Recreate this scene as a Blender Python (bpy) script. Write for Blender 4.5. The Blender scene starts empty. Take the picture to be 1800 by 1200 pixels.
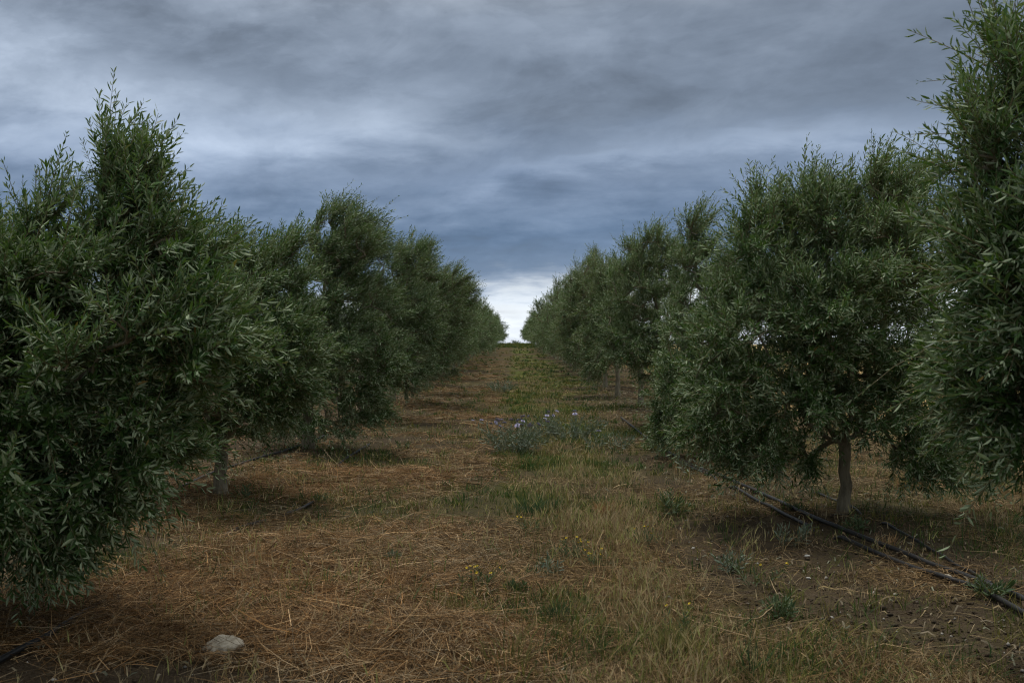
import bpy, math, random
import numpy as np
import zlib

R = math.radians
PI = math.pi
scene = bpy.context.scene
COL = scene.collection
rng = np.random.default_rng(20240611)
random.seed(77)

F = 1750.0            # focal length of the photograph in its own pixels
CAM_H = 1.5
VPX, VPY = 903.0, 603.0

# ------------------------------------------------------------------ tagging
def tag(o, label=None, cat=None, group=None, kind=None):
    if label: o['label'] = label
    if cat: o['category'] = cat
    if group: o['group'] = group
    if kind: o['kind'] = kind
    return o

def empty(name, loc, rz=0.0):
    o = bpy.data.objects.new(name, None)
    COL.objects.link(o)
    o.location = loc
    o.rotation_euler = (0, 0, rz)
    o.empty_display_size = 0.2
    return o

def link_mesh(name, me, parent=None, loc=None):
    o = bpy.data.objects.new(name, me)
    COL.objects.link(o)
    if parent: o.parent = parent
    if loc is not None: o.location = loc
    return o

def mesh_np(name, verts, polys, mats, mat_idx=None, attrs=None, smooth=False):
    """polys: list of (N,k) int arrays"""
    me = bpy.data.meshes.new(name)
    v = np.ascontiguousarray(verts, dtype=np.float32)
    me.vertices.add(len(v)); me.vertices.foreach_set('co', v.ravel())
    polys = [np.asarray(p, dtype=np.int32) for p in polys if len(p)]
    nl = sum(p.size for p in polys); npol = sum(len(p) for p in polys)
    me.loops.add(nl); me.polygons.add(npol)
    me.loops.foreach_set('vertex_index', np.concatenate([p.ravel() for p in polys]))
    tot = np.concatenate([np.full(len(p), p.shape[1], np.int32) for p in polys])
    st = np.concatenate([[0], np.cumsum(tot)[:-1]]).astype(np.int32)
    me.polygons.foreach_set('loop_start', st)
    me.polygons.foreach_set('loop_total', tot)
    if mat_idx is not None:
        me.polygons.foreach_set('material_index', np.asarray(mat_idx, np.int32))
    if smooth is True:
        me.polygons.foreach_set('use_smooth', np.ones(npol, bool))
    elif smooth is not False:
        me.polygons.foreach_set('use_smooth', np.asarray(smooth, bool))
    for m in mats: me.materials.append(m)
    for k, a in (attrs or {}).items():
        a = np.asarray(a, np.float32)
        if a.ndim == 1:
            at = me.attributes.new(k, 'FLOAT', 'POINT'); at.data.foreach_set('value', a)
        else:
            if a.shape[1] == 3: a = np.concatenate([a, np.ones((len(a), 1), np.float32)], 1)
            at = me.attributes.new(k, 'FLOAT_COLOR', 'POINT'); at.data.foreach_set('color', np.ascontiguousarray(a).ravel())
    me.update(calc_edges=True)
    return me

def unit(a):
    return a / np.maximum(np.linalg.norm(a, axis=-1, keepdims=True), 1e-9)

# ------------------------------------------------------------------ noise and terrain
_lat = np.random.default_rng(5).random((512, 512))
def vnoise(x, y, s, off=0.0):
    x = np.asarray(x, float) * s + 37.3 + off; y = np.asarray(y, float) * s + 91.7 + off * 1.7
    xi = np.floor(x).astype(int); yi = np.floor(y).astype(int)
    fx = x - xi; fy = y - yi
    fx = fx * fx * (3 - 2 * fx); fy = fy * fy * (3 - 2 * fy)
    a = _lat[xi % 512, yi % 512]; b = _lat[(xi + 1) % 512, yi % 512]
    c = _lat[xi % 512, (yi + 1) % 512]; d = _lat[(xi + 1) % 512, (yi + 1) % 512]
    return (a * (1 - fx) + b * fx) * (1 - fy) + (c * (1 - fx) + d * fx) * fy

def sstep(a, b, x):
    t = np.clip((np.asarray(x, float) - a) / (b - a), 0, 1)
    return t * t * (3 - 2 * t)

def gz(x, y):
    x = np.asarray(x, float); y = np.asarray(y, float)
    z = 1.30 * sstep(10, 150, y) - 14 * sstep(165, 520, y)
    near = 1 - sstep(40, 90, np.hypot(x, y))
    z = z + 0.07 * (vnoise(x, y, .35) - .5) + near * (0.035 * (vnoise(x, y, 1.3, 3) - .5) + 0.022 * (vnoise(x, y, 4.5, 7) - .5) + 0.014 * (vnoise(x, y, 11, 9) - .5))
    z = z + 0.05 * np.exp(-((np.abs(x) - 2.85) / .8) ** 2) * (1 - sstep(60, 120, y))
    return z

def on_ground(px, py):
    """where the line of sight through a photograph pixel meets the terrain"""
    sx = (px - VPX) / F; sz = (VPY - py) / F
    d = 6.0
    for _ in range(60):
        d = max(1.0, (CAM_H - float(gz(sx * d, d))) / max(-sz, 1e-4)) * .5 + d * .5
    return sx * d, d, float(gz(sx * d, d))

def at_depth(px, py, d):
    return np.array([(px - VPX) / F * d, d, CAM_H + (VPY - py) / F * d])

# ------------------------------------------------------------------ materials
def new_mat(name):
    m = bpy.data.materials.new(name); m.use_nodes = True
    nt = m.node_tree; nt.nodes.clear()
    return m, nt

def nd(nt, t, **kw):
    n = nt.nodes.new(t)
    for k, v in kw.items():
        if hasattr(n, k): setattr(n, k, v)
        else: n.inputs[k.replace('_', ' ')].default_value = v
    return n

def mixc(nt, fac, a, b, blend='MIX'):
    n = nt.nodes.new('ShaderNodeMix'); n.data_type = 'RGBA'; n.blend_type = blend
    for sock, v in ((n.inputs[0], fac), (n.inputs[6], a), (n.inputs[7], b)):
        if isinstance(v, (int, float)): sock.default_value = v
        elif isinstance(v, tuple): sock.default_value = v if len(v) == 4 else v + (1,)
        else: nt.links.new(v, sock)
    return n.outputs[2]

def mth(nt, op, a, b=None, c=None, clamp=False):
    n = nt.nodes.new('ShaderNodeMath'); n.operation = op; n.use_clamp = clamp
    for i, v in enumerate((a, b, c)):
        if v is None: continue
        if isinstance(v, (int, float)): n.inputs[i].default_value = v
        else: nt.links.new(v, n.inputs[i])
    return n.outputs[0]

def ramp(nt, fac, stops, interp='LINEAR'):
    n = nt.nodes.new('ShaderNodeValToRGB'); cr = n.color_ramp; cr.interpolation = interp
    while len(cr.elements) < len(stops): cr.elements.new(.5)
    for e, (p, c) in zip(cr.elements, stops):
        e.position = p; e.color = c if len(c) == 4 else tuple(c) + (1,)
    nt.links.new(fac, n.inputs[0])
    return n.outputs[0]

def leaf_material(name, dark, light, under, spec=.5, rough=.42, transl=.16, tcol=(.12, .17, .04), odd=(.30, .19, .05)):
    m, nt = new_mat(name)
    at = nd(nt, 'ShaderNodeAttribute', attribute_name='tint')
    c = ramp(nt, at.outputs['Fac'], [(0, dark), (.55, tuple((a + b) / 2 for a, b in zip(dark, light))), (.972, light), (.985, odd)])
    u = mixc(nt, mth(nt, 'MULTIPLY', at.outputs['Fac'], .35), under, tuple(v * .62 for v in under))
    geo = nd(nt, 'ShaderNodeNewGeometry')
    col = mixc(nt, geo.outputs['Backfacing'], c, u)
    b = nd(nt, 'ShaderNodeBsdfPrincipled')
    nt.links.new(col, b.inputs['Base Color'])
    nt.links.new(mth(nt, 'ADD', mth(nt, 'MULTIPLY', geo.outputs['Backfacing'], .25), rough), b.inputs['Roughness'])
    b.inputs['Specular IOR Level'].default_value = spec
    t = nd(nt, 'ShaderNodeBsdfTranslucent'); t.inputs[0].default_value = tcol + (1,)
    mx = nd(nt, 'ShaderNodeMixShader'); mx.inputs[0].default_value = transl
    nt.links.new(b.outputs[0], mx.inputs[1]); nt.links.new(t.outputs[0], mx.inputs[2])
    o = nd(nt, 'ShaderNodeOutputMaterial'); nt.links.new(mx.outputs[0], o.inputs[0])
    return m

def noise_material(name, c1, c2, scale, rough=.85, bump=.3, spec=.25, stretch=None, c3=None, dist=.02):
    m, nt = new_mat(name)
    tc = nd(nt, 'ShaderNodeTexCoord')
    vec = tc.outputs['Object']
    if stretch:
        mp = nd(nt, 'ShaderNodeMapping'); mp.inputs['Scale'].default_value = stretch
        nt.links.new(vec, mp.inputs[0]); vec = mp.outputs[0]
    n = nd(nt, 'ShaderNodeTexNoise'); n.inputs['Scale'].default_value = scale; n.inputs['Detail'].default_value = 6
    n.inputs['Roughness'].default_value = .62
    nt.links.new(vec, n.inputs['Vector'])
    stops = [(.32, c1), (.68, c2)] if c3 is None else [(.3, c1), (.5, c2), (.66, c3)]
    c = ramp(nt, n.outputs['Fac'], stops)
    b = nd(nt, 'ShaderNodeBsdfPrincipled'); b.inputs['Roughness'].default_value = rough
    b.inputs['Specular IOR Level'].default_value = spec
    nt.links.new(c, b.inputs['Base Color'])
    bp = nd(nt, 'ShaderNodeBump'); bp.inputs['Strength'].default_value = bump; bp.inputs['Distance'].default_value = dist
    nt.links.new(n.outputs['Fac'], bp.inputs['Height']); nt.links.new(bp.outputs[0], b.inputs['Normal'])
    o = nd(nt, 'ShaderNodeOutputMaterial'); nt.links.new(b.outputs[0], o.inputs[0])
    return m

def attr_material(name, rough=.7, spec=.25, transl=0.15):
    m, nt = new_mat(name)
    at = nd(nt, 'ShaderNodeAttribute', attribute_name='col')
    b = nd(nt, 'ShaderNodeBsdfPrincipled'); b.inputs['Roughness'].default_value = rough
    b.inputs['Specular IOR Level'].default_value = spec
    nt.links.new(at.outputs['Color'], b.inputs['Base Color'])
    t = nd(nt, 'ShaderNodeBsdfTranslucent'); nt.links.new(at.outputs['Color'], t.inputs[0])
    mx = nd(nt, 'ShaderNodeMixShader'); mx.inputs[0].default_value = transl
    nt.links.new(b.outputs[0], mx.inputs[1]); nt.links.new(t.outputs[0], mx.inputs[2])
    o = nd(nt, 'ShaderNodeOutputMaterial'); nt.links.new(mx.outputs[0], o.inputs[0])
    return m

M_LEAF = leaf_material('olive_leaf', (.018, .055, .012), (.118, .215, .060), (.40, .48, .29), spec=.26, rough=.46, transl=.16, tcol=(.14, .25, .025))
M_TWIG = noise_material('olive_twig', (.13, .115, .06), (.24, .20, .10), 30, bump=.1)
M_BARK = noise_material('olive_bark', (.12, .10, .068), (.25, .215, .145), 22, bump=1.0, stretch=(1, 1, .28), c3=(.31, .27, .19))
M_HOSE = noise_material('black_hose', (.010, .010, .011), (.022, .020, .017), 9, rough=.5, bump=.08, spec=.4)
M_STONE = noise_material('limestone', (.24, .195, .135), (.45, .39, .29), 22, bump=.8, c3=(.56, .50, .39))
M_PEBBLE = noise_material('pale_pebble', (.40, .38, .33), (.70, .68, .62), 60, bump=.2)
M_STRAW = attr_material('straw', rough=.7, spec=.12, transl=.12)
M_GRASS = attr_material('grass_blades', rough=.6, spec=.15, transl=.3)
M_WEED = leaf_material('weed_leaf', (.035, .075, .025), (.085, .14, .05), (.12, .17, .08), spec=.35, rough=.5)
M_WEEDGREY = leaf_material('grey_weed_leaf', (.10, .14, .10), (.21, .25, .17), (.26, .30, .22), spec=.3, rough=.6)
M_PURPLE = noise_material('purple_petals', (.33, .31, .46), (.52, .49, .64), 50, bump=.0)
M_YELLOW = noise_material('yellow_petals', (.70, .48, .03), (.85, .66, .08), 50, bump=.0)
M_DRYSTEM = noise_material('dry_stem', (.30, .20, .10), (.50, .37, .21), 40, bump=.1)

# ground material
def ground_material():
    m, nt = new_mat('orchard_soil')
    tc = nd(nt, 'ShaderNodeTexCoord')
    z = nd(nt, 'ShaderNodeAttribute', attribute_name='zone')
    sp = nd(nt, 'ShaderNodeSeparateColor'); nt.links.new(z.outputs['Color'], sp.inputs[0])
    def noise(s, det=6, ro=.6):
        n = nd(nt, 'ShaderNodeTexNoise'); n.inputs['Scale'].default_value = s
        n.inputs['Detail'].default_value = det; n.inputs['Roughness'].default_value = ro
        nt.links.new(tc.outputs['Object'], n.inputs['Vector']); return n.outputs['Fac']
    n1, n2, n3 = noise(1.6), noise(18, 5, .7), noise(75, 3, .7)
    soil = ramp(nt, n1, [(.3, (.030, .021, .013)), (.5, (.056, .039, .023)), (.72, (.100, .073, .044))])
    soil = mixc(nt, ramp(nt, n3, [(.35, (0, 0, 0)), (.7, (1, 1, 1))]), soil, mixc(nt, .6, soil, (.17, .13, .085)))
    thatch = ramp(nt, n2, [(.3, (.042, .027, .013)), (.5, (.095, .060, .027)), (.7, (.20, .130, .060))])
    green = ramp(nt, n2, [(.3, (.035, .055, .012)), (.52, (.100, .120, .026)), (.7, (.23, .19, .055))])
    field = ramp(nt, n2, [(.3, (.50, .35, .15)), (.6, (.74, .55, .27))])
    jit = mth(nt, 'MULTIPLY', mth(nt, 'SUBTRACT', n2, .5), 1.1)
    def zone(ch): return mth(nt, 'ADD', sp.outputs[ch], mth(nt, 'MULTIPLY', jit, mth(nt, 'GREATER_THAN', sp.outputs[ch], .02)), clamp=True)
    c = mixc(nt, zone(0), soil, thatch)
    c = mixc(nt, zone(1), c, green)
    c = mixc(nt, sp.outputs[2], c, field)
    b = nd(nt, 'ShaderNodeBsdfPrincipled'); b.inputs['Roughness'].default_value = .95
    b.inputs['Specular IOR Level'].default_value = .06
    nt.links.new(c, b.inputs['Base Color'])
    h = mth(nt, 'ADD', mth(nt, 'MULTIPLY', n2, .6), mth(nt, 'MULTIPLY', n3, .4))
    bp = nd(nt, 'ShaderNodeBump'); bp.inputs['Strength'].default_value = 1.0; bp.inputs['Distance'].default_value = .05
    nt.links.new(h, bp.inputs['Height']); nt.links.new(bp.outputs[0], b.inputs['Normal'])
    o = nd(nt, 'ShaderNodeOutputMaterial'); nt.links.new(b.outputs[0], o.inputs[0])
    return m
M_GROUND = ground_material()

# ------------------------------------------------------------------ what grows where
def band(x, a, b, s=.3):
    return sstep(a - s, a + s, x) * (1 - sstep(b - s, b + s, x))

def straw_density(x, y):
    x = np.asarray(x, float); y = np.asarray(y, float)
    wob = .35 * (vnoise(x * 0, y, .35, 11) - .5)
    xx = x + wob
    d = band(xx, -3.2, -.30, .45) * 1.0
    d = np.maximum(d, band(xx, -6.5, -3.2, .5) * .55)
    d = np.maximum(d, band(xx, -.3, 1.35, .3) * .52)
    d = np.maximum(d, band(xx, 1.35, 2.6, .3) * .46)
    d = np.maximum(d, sstep(2.5, 3.4, xx) * .55)
    d *= .10 + 1.15 * sstep(.28, .78, vnoise(x, y, 1.1, 21)) + .9 * (vnoise(x, y, 2.7, 23) - .5) - .12 * sstep(9, 20, y)
    for (cx, cy, r, a) in PILES:
        d = d + a * np.exp(-((x - cx) ** 2 + ((y - cy)) ** 2) / (r * r))
    for (cx, cy, r) in BARE:
        d = d * (1 - .72 * np.exp(-((x - cx) ** 2 + ((y - cy)) ** 2) / (r * r)))
    return np.clip(d, 0, 1.4)

def green_density(x, y):
    x = np.asarray(x, float); y = np.asarray(y, float)
    wob = .4 * (vnoise(x * 0, y, .3, 31) - .5)
    xx = x + wob
    g = band(xx, -.05, 1.25, .35) * (.18 + .76 * sstep(7, 12, y))
    g = g + band(xx, 1.0, 2.4, .3) * .40 * sstep(9, 20, y)
    g = g + .17 * band(xx, -3.2, 0, .5) * sstep(4.6, 6, y)
    g = g + .16 * band(xx, 1.2, 5.5, .5)
    g *= .2 + 1.25 * sstep(.3, .75, vnoise(x, y, .75, 41))
    return np.clip(g, 0, 1)

def field_density(x, y):
    return sstep(5.2, 7.2, np.asarray(x, float)) 

PILES = []
for (px, py, r, a) in ((780, 1130, .42, .9), (560, 960, .6, .5), (700, 840, .8, .45), (610, 1090, .5, .35), (820, 1040, .3, .3), (470, 850, .9, .35), (860, 815, .5, .35)):
    gx, gy, _ = on_ground(px, py); PILES.append((gx, gy, r, a))
BARE = []
for (px, py, r) in ((1440, 1050, .55), (1530, 1080, .5), (1370, 940, .5), (470, 895, .35), (900, 1080, .22), (640, 1030, .25), (1600, 1120, .5), (820, 880, .35), (430, 1010, .2)):
    gx, gy, _ = on_ground(px, py); BARE.append((gx, gy, r))

def pile_h(x, y):
    h = 0
    for (cx, cy, r, a) in PILES:
        h = h + .11 * a * np.exp(-((x - cx) ** 2 + ((y - cy)) ** 2) / (r * r * .7))
    return h

# ------------------------------------------------------------------ ground sheet
def axis(segs):
    out = [segs[0][0]]
    for a, b, s in segs:
        n = max(1, int(round((b - a) / s)))
        out += list(np.linspace(a, b, n + 1)[1:])
    return np.array(out)
xs = axis([(-1500, -300, 300), (-300, -60, 30), (-60, -12, 3), (-12, -5, .35), (-5, 5.5, .07), (5.5, 12, .35), (12, 60, 3), (60, 300, 30), (300, 1500, 300)])
ys = axis([(-300, -40, 40), (-40, -6, 3), (-6, 3, .4), (3, 16, .07), (16, 40, .25), (40, 160, 2), (160, 560, 20), (560, 3000, 240)])
GX, GY = np.meshgrid(xs, ys)
gv = np.stack([GX.ravel(), GY.ravel(), gz(GX, GY).ravel()], 1)
nx, ny = len(xs), len(ys)
ii = (np.arange(ny - 1)[:, None] * nx + np.arange(nx - 1)[None]).ravel()
gq = np.stack([ii, ii + 1, ii + nx + 1, ii + nx], 1)
zone = np.stack([np.clip(straw_density(gv[:, 0], gv[:, 1]) * .8, 0, 1), green_density(gv[:, 0], gv[:, 1]), field_density(gv[:, 0], gv[:, 1])], 1)
g = link_mesh('ground', mesh_np('ground', gv, [gq], [M_GROUND], attrs={'zone': zone}, smooth=True))
tag(g, 'brown orchard soil under straw and dry grass, rising to a low crest', 'ground', kind='structure')

# ------------------------------------------------------------------ strands
def strands(pos, yaw, length, width, rise, bend, roll, lift):
    """flat lying ribbons with one bend; returns verts (N*6) and quads"""
    n = len(pos)
    d = np.stack([np.cos(yaw), np.sin(yaw), np.zeros(n)], 1)
    s = np.stack([-np.sin(yaw), np.cos(yaw), np.zeros(n)], 1)
    up = np.array([0, 0, 1.0])
    wv = s * np.cos(roll)[:, None] + up * np.sin(roll)[:, None]
    L = length[:, None]
    p0 = pos - d * L * .5
    p2 = pos + d * L * .5
    p1 = pos + s * (bend * length)[:, None]
    p0 = p0.copy(); p2 = p2.copy(); p1 = p1.copy()
    g0, g1, g2 = gz(p0[:, 0], p0[:, 1]), gz(p1[:, 0], p1[:, 1]), gz(p2[:, 0], p2[:, 1])
    p0[:, 2] = g0 + lift; p2[:, 2] = g2 + lift + rise; p1[:, 2] = g1 + lift + .35 * np.abs(rise) + .01
    w = (width * .5)[:, None]
    v = np.stack([p0 - wv * w, p0 + wv * w, p1 - wv * w, p1 + wv * w, p2 - wv * w * .6, p2 + wv * w * .6], 1).reshape(-1, 3)
    b = np.arange(n)[:, None] * 6
    q = np.concatenate([b + np.array([[0, 2, 3, 1]]), b + np.array([[2, 4, 5, 3]])], 0)
    return v, q

def sample_xy(n, y0, y1, power, xlim, dens, slope=.62, margin=1.2):
    """positions spread in front of the path, thinning with distance, kept in proportion to dens"""
    outx, outy = [], []
    got = 0
    while got < n:
        m = n * 2
        u = rng.random(m)
        k = 1 - power
        yy = (y0 ** k + u * (y1 ** k - y0 ** k)) ** (1 / k)
        hw = np.minimum(slope * yy + margin, 40)
        xx = (rng.random(m) * 2 - 1) * hw
        ok = (xx > xlim[0]) & (xx < xlim[1])
        ok &= rng.random(m) < dens(xx, yy)
        outx.append(xx[ok]); outy.append(yy[ok]); got += ok.sum()
    return np.concatenate(outx)[:n], np.concatenate(outy)[:n]

PAL_STRAW = np.array([(.42, .255, .11), (.50, .33, .155), (.32, .18, .068), (.58, .42, .23), (.21, .12, .05), (.37, .26, .125), (.12, .072, .032), (.40, .32, .20)])
PAL_GREY = np.array([(.36, .26, .13), (.25, .175, .085), (.46, .35, .19), (.14, .095, .05), (.30, .22, .09)])
N1 = 240000
x, y = sample_xy(N1, 3.4, 60, 1.45, (-7, 9), straw_density)
NP = 16000
pk = rng.choice(len(PILES), NP, p=np.array([.40, .14, .12, .12, .05, .10, .07]))
PA = np.array(PILES)[pk]
x = np.concatenate([x, PA[:, 0] + rng.normal(0, .62, NP) * PA[:, 2]]); y = np.concatenate([y, PA[:, 1] + rng.normal(0, .5, NP) * PA[:, 2]])
N1 += NP
far = np.maximum(1, y / 7.0)
L = rng.gamma(3.0, .055, N1).clip(.04, .55) * far ** .35
w = rng.uniform(.0012, .0031, N1) * far ** .8
big = rng.random(N1) < .012
L = np.where(big, L * 2.0 + .12, L); w = np.where(big, w * 1.5 + .001, w)
yaw = rng.random(N1) * 2 * PI
cen = (x > -.3) & (x < 2.6); L = np.where(cen & (rng.random(N1) < .7), L * .45, L)
lift = rng.random(N1) ** 2 * .035 + pile_h(x, y) * rng.random(N1) + .002
rise = rng.normal(0, .018, N1) + (rng.random(N1) < .06) * rng.uniform(.03, .14, N1)
v, q = strands(np.stack([x, y, 0 * x], 1), yaw, L, w, rise, rng.normal(0, .09, N1), rng.normal(0, .7, N1), lift)
side = sstep(-.2, .4, x + .4 * (vnoise(x, y, .8, 3) - .5))
pick = rng.integers(0, len(PAL_STRAW), N1)
cs = PAL_STRAW[pick]; cg = PAL_GREY[rng.integers(0, len(PAL_GREY), N1)]
c = cs * (1 - side[:, None] * .75) + cg * side[:, None] * .75
hue = vnoise(x, y, 1.1, 61)[:, None]
c = c * (np.array([[1.02, .92, .85]]) * (1 - hue) + np.array([[.95, 1.0, 1.06]]) * hue) * rng.choice([.30, .5, .75, .95, 1.25], N1)[:, None] * np.where(big, 1.2, 1.0)[:, None]
o = link_mesh('straw_litter', mesh_np('straw_litter', v, [q], [M_STRAW], attrs={'col': np.repeat(c, 6, 0)}))
tag(o, 'loose reddish dry straw strewn over the path and under the trees', 'straw', kind='stuff')

def blades(pos, height, width, yaw, lean, curl, cols, ctip):
    """upright tapering blades, three segments"""
    n = len(pos)
    d = np.stack([np.cos(yaw), np.sin(yaw), np.zeros(n)], 1)
    s = np.stack([-np.sin(yaw + .6), np.cos(yaw + .6), np.zeros(n)], 1)
    vs, cc = [], []
    for t, wk in ((0, .8), (.4, 1.0), (.75, .65), (1, .08)):
        p = pos + d * (height * (lean * t + curl * t * t))[:, None]
        p[:, 2] += height * (t - .35 * curl * t * t)
        ww = (width * wk * .5)[:, None]
        vs += [p - s * ww, p + s * ww]
        k = cols * (1 - t) + ctip * t
        cc += [k, k]
    v = np.stack(vs, 1).reshape(-1, 3); c = np.stack(cc, 1).reshape(-1, 3)
    b = np.arange(n)[:, None] * 8
    q = np.concatenate([b + np.array([[0, 1, 3, 2]]) + 2 * k for k in range(3)], 0)
    return v, q, c

def tufted(x, y, spread):
    """scatter points round tuft centres"""
    return x + rng.normal(0, 1, len(x)) * spread, y + rng.normal(0, 1, len(y)) * spread

# dry wild barley of the middle strip
def barley_d(x, y):
    x = np.asarray(x, float)
    d = band(x + .5 * (vnoise(0 * x, y, .6, 71) - .5), .25, 1.15, .3)
    d = np.maximum(d, .16 * band(x, -2.6, .1, .3)); d = np.maximum(d, .28 * sstep(2.8, 4.5, x)); d = np.maximum(d, .12 * band(x, 1.2, 3, .4))
    return d * (.06 + .94 * sstep(.38, .80, vnoise(x, y, 2.3, 73))) * (.36 + .64 * sstep(5.5, 9, y)) 
NT = 2500
tx, ty = sample_xy(NT, 3.5, 60, 1.45, (-6.5, 9), barley_d)
k = 8
x, y = tufted(np.repeat(tx, k), np.repeat(ty, k), .05)
far = np.maximum(1, y / 7)
n = len(x)
H = rng.uniform(.03, .12, n) * np.where(np.repeat(rng.random(NT) < .3, k), 1.75, 1.0)
pos = np.stack([x, y, gz(x, y) - .005], 1)
base = np.array([(.48, .34, .17), (.56, .42, .22), (.36, .27, .12), (.24, .26, .06), (.52, .42, .24)])
tc_ = base[rng.integers(0, 5, NT)]
cb = np.repeat(tc_, k, 0) * rng.uniform(.55, 1.2, n)[:, None]
v1, q1, c1 = blades(pos, H, rng.uniform(.002, .0042, n) * far ** .8, rng.random(n) * 2 * PI, rng.normal(0, .25, n), rng.uniform(0, .6, n), cb * .75, cb * 1.1)
# the heads: slim spindles with awns at the tops of some stalks
sel = rng.choice(n, 4200, replace=False)
hx = pos[sel].copy(); a = rng.random(len(sel)) * 2 * PI
tilt = rng.uniform(.1, .9, len(sel))
hx[:, 2] += H[sel] * .92
hx[:, :2] += rng.normal(0, .02, (len(sel), 2))
ax_ = unit(np.stack([np.cos(a) * tilt, np.sin(a) * tilt, np.ones(len(sel))], 1))
s_ = unit(np.cross(ax_, np.stack([np.cos(a + 1), np.sin(a + 1), 0 * a], 1)))
HL = rng.uniform(.035, .065, len(sel))[:, None]; HW = (rng.uniform(.0022, .0042, len(sel)) * far[sel] ** .6)[:, None]
n_ = np.cross(ax_, s_)
hv = []
for sd in (s_, n_):
    hv += [hx, hx + ax_ * HL * .35 + sd * HW, hx + ax_ * HL * 1.35, hx + ax_ * HL * .35 - sd * HW]
for j in range(3):
    off = unit(ax_ + .35 * (s_ * math.cos(j * 2.1) + n_ * math.sin(j * 2.1)))
    pz = hx + ax_ * HL * .7
    hv += [pz - s_ * .0009, pz + off * HL * .9, pz + off * HL * .9 + s_ * .0005, pz + s_ * .0009]
hv = np.stack(hv, 1).reshape(-1, 3); nh = 20
hb = np.arange(len(sel))[:, None] * nh + len(v1)
hq = np.concatenate([hb + np.array([[0, 1, 2, 3]]) + 4 * j for j in range(5)], 0)
stem_c = np.array([(.55, .44, .26), (.46, .40, .20), (.36, .36, .13)])[rng.integers(0, 3, len(sel))] * rng.uniform(.9, 1.4, len(sel))[:, None]
o = link_mesh('dry_grass', mesh_np('dry_grass', np.concatenate([v1, hv]), [np.concatenate([q1, hq])], [M_GRASS], attrs={'col': np.concatenate([c1, np.repeat(stem_c, nh, 0)])}))
tag(o, 'dry tufted wild barley grass with seed heads along the middle of the path', 'grass', kind='stuff')

# green grass and low weeds in the strip
def green_d(x, y): return green_density(x, y) * (.15 + .85 * sstep(.3, .7, vnoise(x, y, 2.4, 81)))
NT = 5200
tx, ty = sample_xy(NT, 3.5, 140, 1.25, (-6, 8), green_d)
k = 12
x, y = tufted(np.repeat(tx, k), np.repeat(ty, k), .045)
x, y = x, y
far = np.maximum(1, y / 7); n = len(x)
pos = np.stack([x, y, gz(x, y) - .005], 1)
cxn = rng.uniform(-2.6, 2.6, 700); cyn = rng.uniform(105, 168, 700)
x = np.concatenate([x, np.repeat(cxn, 8) + rng.normal(0, .12, 5600)]); y = np.concatenate([y, np.repeat(cyn, 8) + rng.normal(0, .12, 5600)])
far = np.maximum(1, y / 7); pos = np.stack([x, y, gz(x, y) - .005], 1)
NT2 = NT + -(-5600 // k)
base = np.array([(.095, .145, .030), (.06, .115, .025), (.16, .175, .040), (.25, .22, .06), (.07, .125, .04)])
cb = np.repeat(base[rng.integers(0, 5, NT2)], k, 0)[:len(x)]
n = len(x); cb = cb * rng.uniform(.65, 1.2, n)[:, None]
v1, q1, c1 = blades(pos, rng.uniform(.03, .10, n) * np.where(rng.random(n) < .12, 1.8, 1.0) * far ** .15 * (1 + 1.3 * (y > 100) * rng.random(n)), rng.uniform(.003, .0065, n) * far ** .8, rng.random(n) * 2 * PI, rng.normal(0, .4, n), rng.uniform(.1, .9, n), cb * .8, cb * 1.15)
o = link_mesh('green_grass', mesh_np('green_grass', v1, [q1], [M_GRASS], attrs={'col': c1}))
tag(o, 'short green grass and low weeds scattered through the middle strip', 'grass', kind='stuff')

# standing stubble of the pale field beyond the right-hand row
NT = 26000
u = rng.random(NT); y = 4 + 70 * u ** 1.3; x = 5.6 + rng.random(NT) ** 1.4 * 30
far = np.maximum(1, np.hypot(x, y) / 9)
pos = np.stack([x, y, gz(x, y) - .01], 1)
cb = np.array([(.62, .45, .20), (.52, .36, .15), (.68, .52, .27)])[rng.integers(0, 3, NT)] * rng.uniform(.75, 1.15, NT)[:, None]
v1, q1, c1 = blades(pos, rng.uniform(.08, .26, NT), .006 * far ** .8, rng.random(NT) * 2 * PI, rng.normal(0, .2, NT), rng.uniform(0, .3, NT), cb, cb)
o = link_mesh('stubble', mesh_np('stubble', v1, [q1], [M_STRAW], attrs={'col': c1}))
tag(o, 'pale golden stubble of the cut field beyond the right row', 'stubble', kind='stuff')

NF = 9000
y = 3.6 + 30 * rng.random(NF) ** 1.5; x = rng.choice([-2.85, 2.85], NF) + rng.normal(0, .95, NF)
far = np.maximum(1, y / 7)
v1, q1 = strands(np.stack([x, y, 0 * x], 1), rng.random(NF) * 2 * PI, rng.uniform(.035, .07, NF) * far ** .3, rng.uniform(.007, .012, NF) * far ** .5, rng.normal(0, .012, NF), rng.normal(0, .06, NF), rng.normal(0, .5, NF), rng.random(NF) * .03 + .004)
cb = np.array([(.20, .15, .09), (.28, .23, .15), (.13, .085, .05), (.24, .24, .16), (.33, .25, .13)])[rng.integers(0, 5, NF)] * rng.uniform(.6, 1.1, NF)[:, None]
o = link_mesh('fallen_leaves', mesh_np('fallen_leaves', v1, [q1], [M_STRAW], attrs={'col': np.repeat(cb, 6, 0)}))
tag(o, 'small dry fallen olive leaves on the ground under both rows', 'leaves', kind='stuff')

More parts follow.
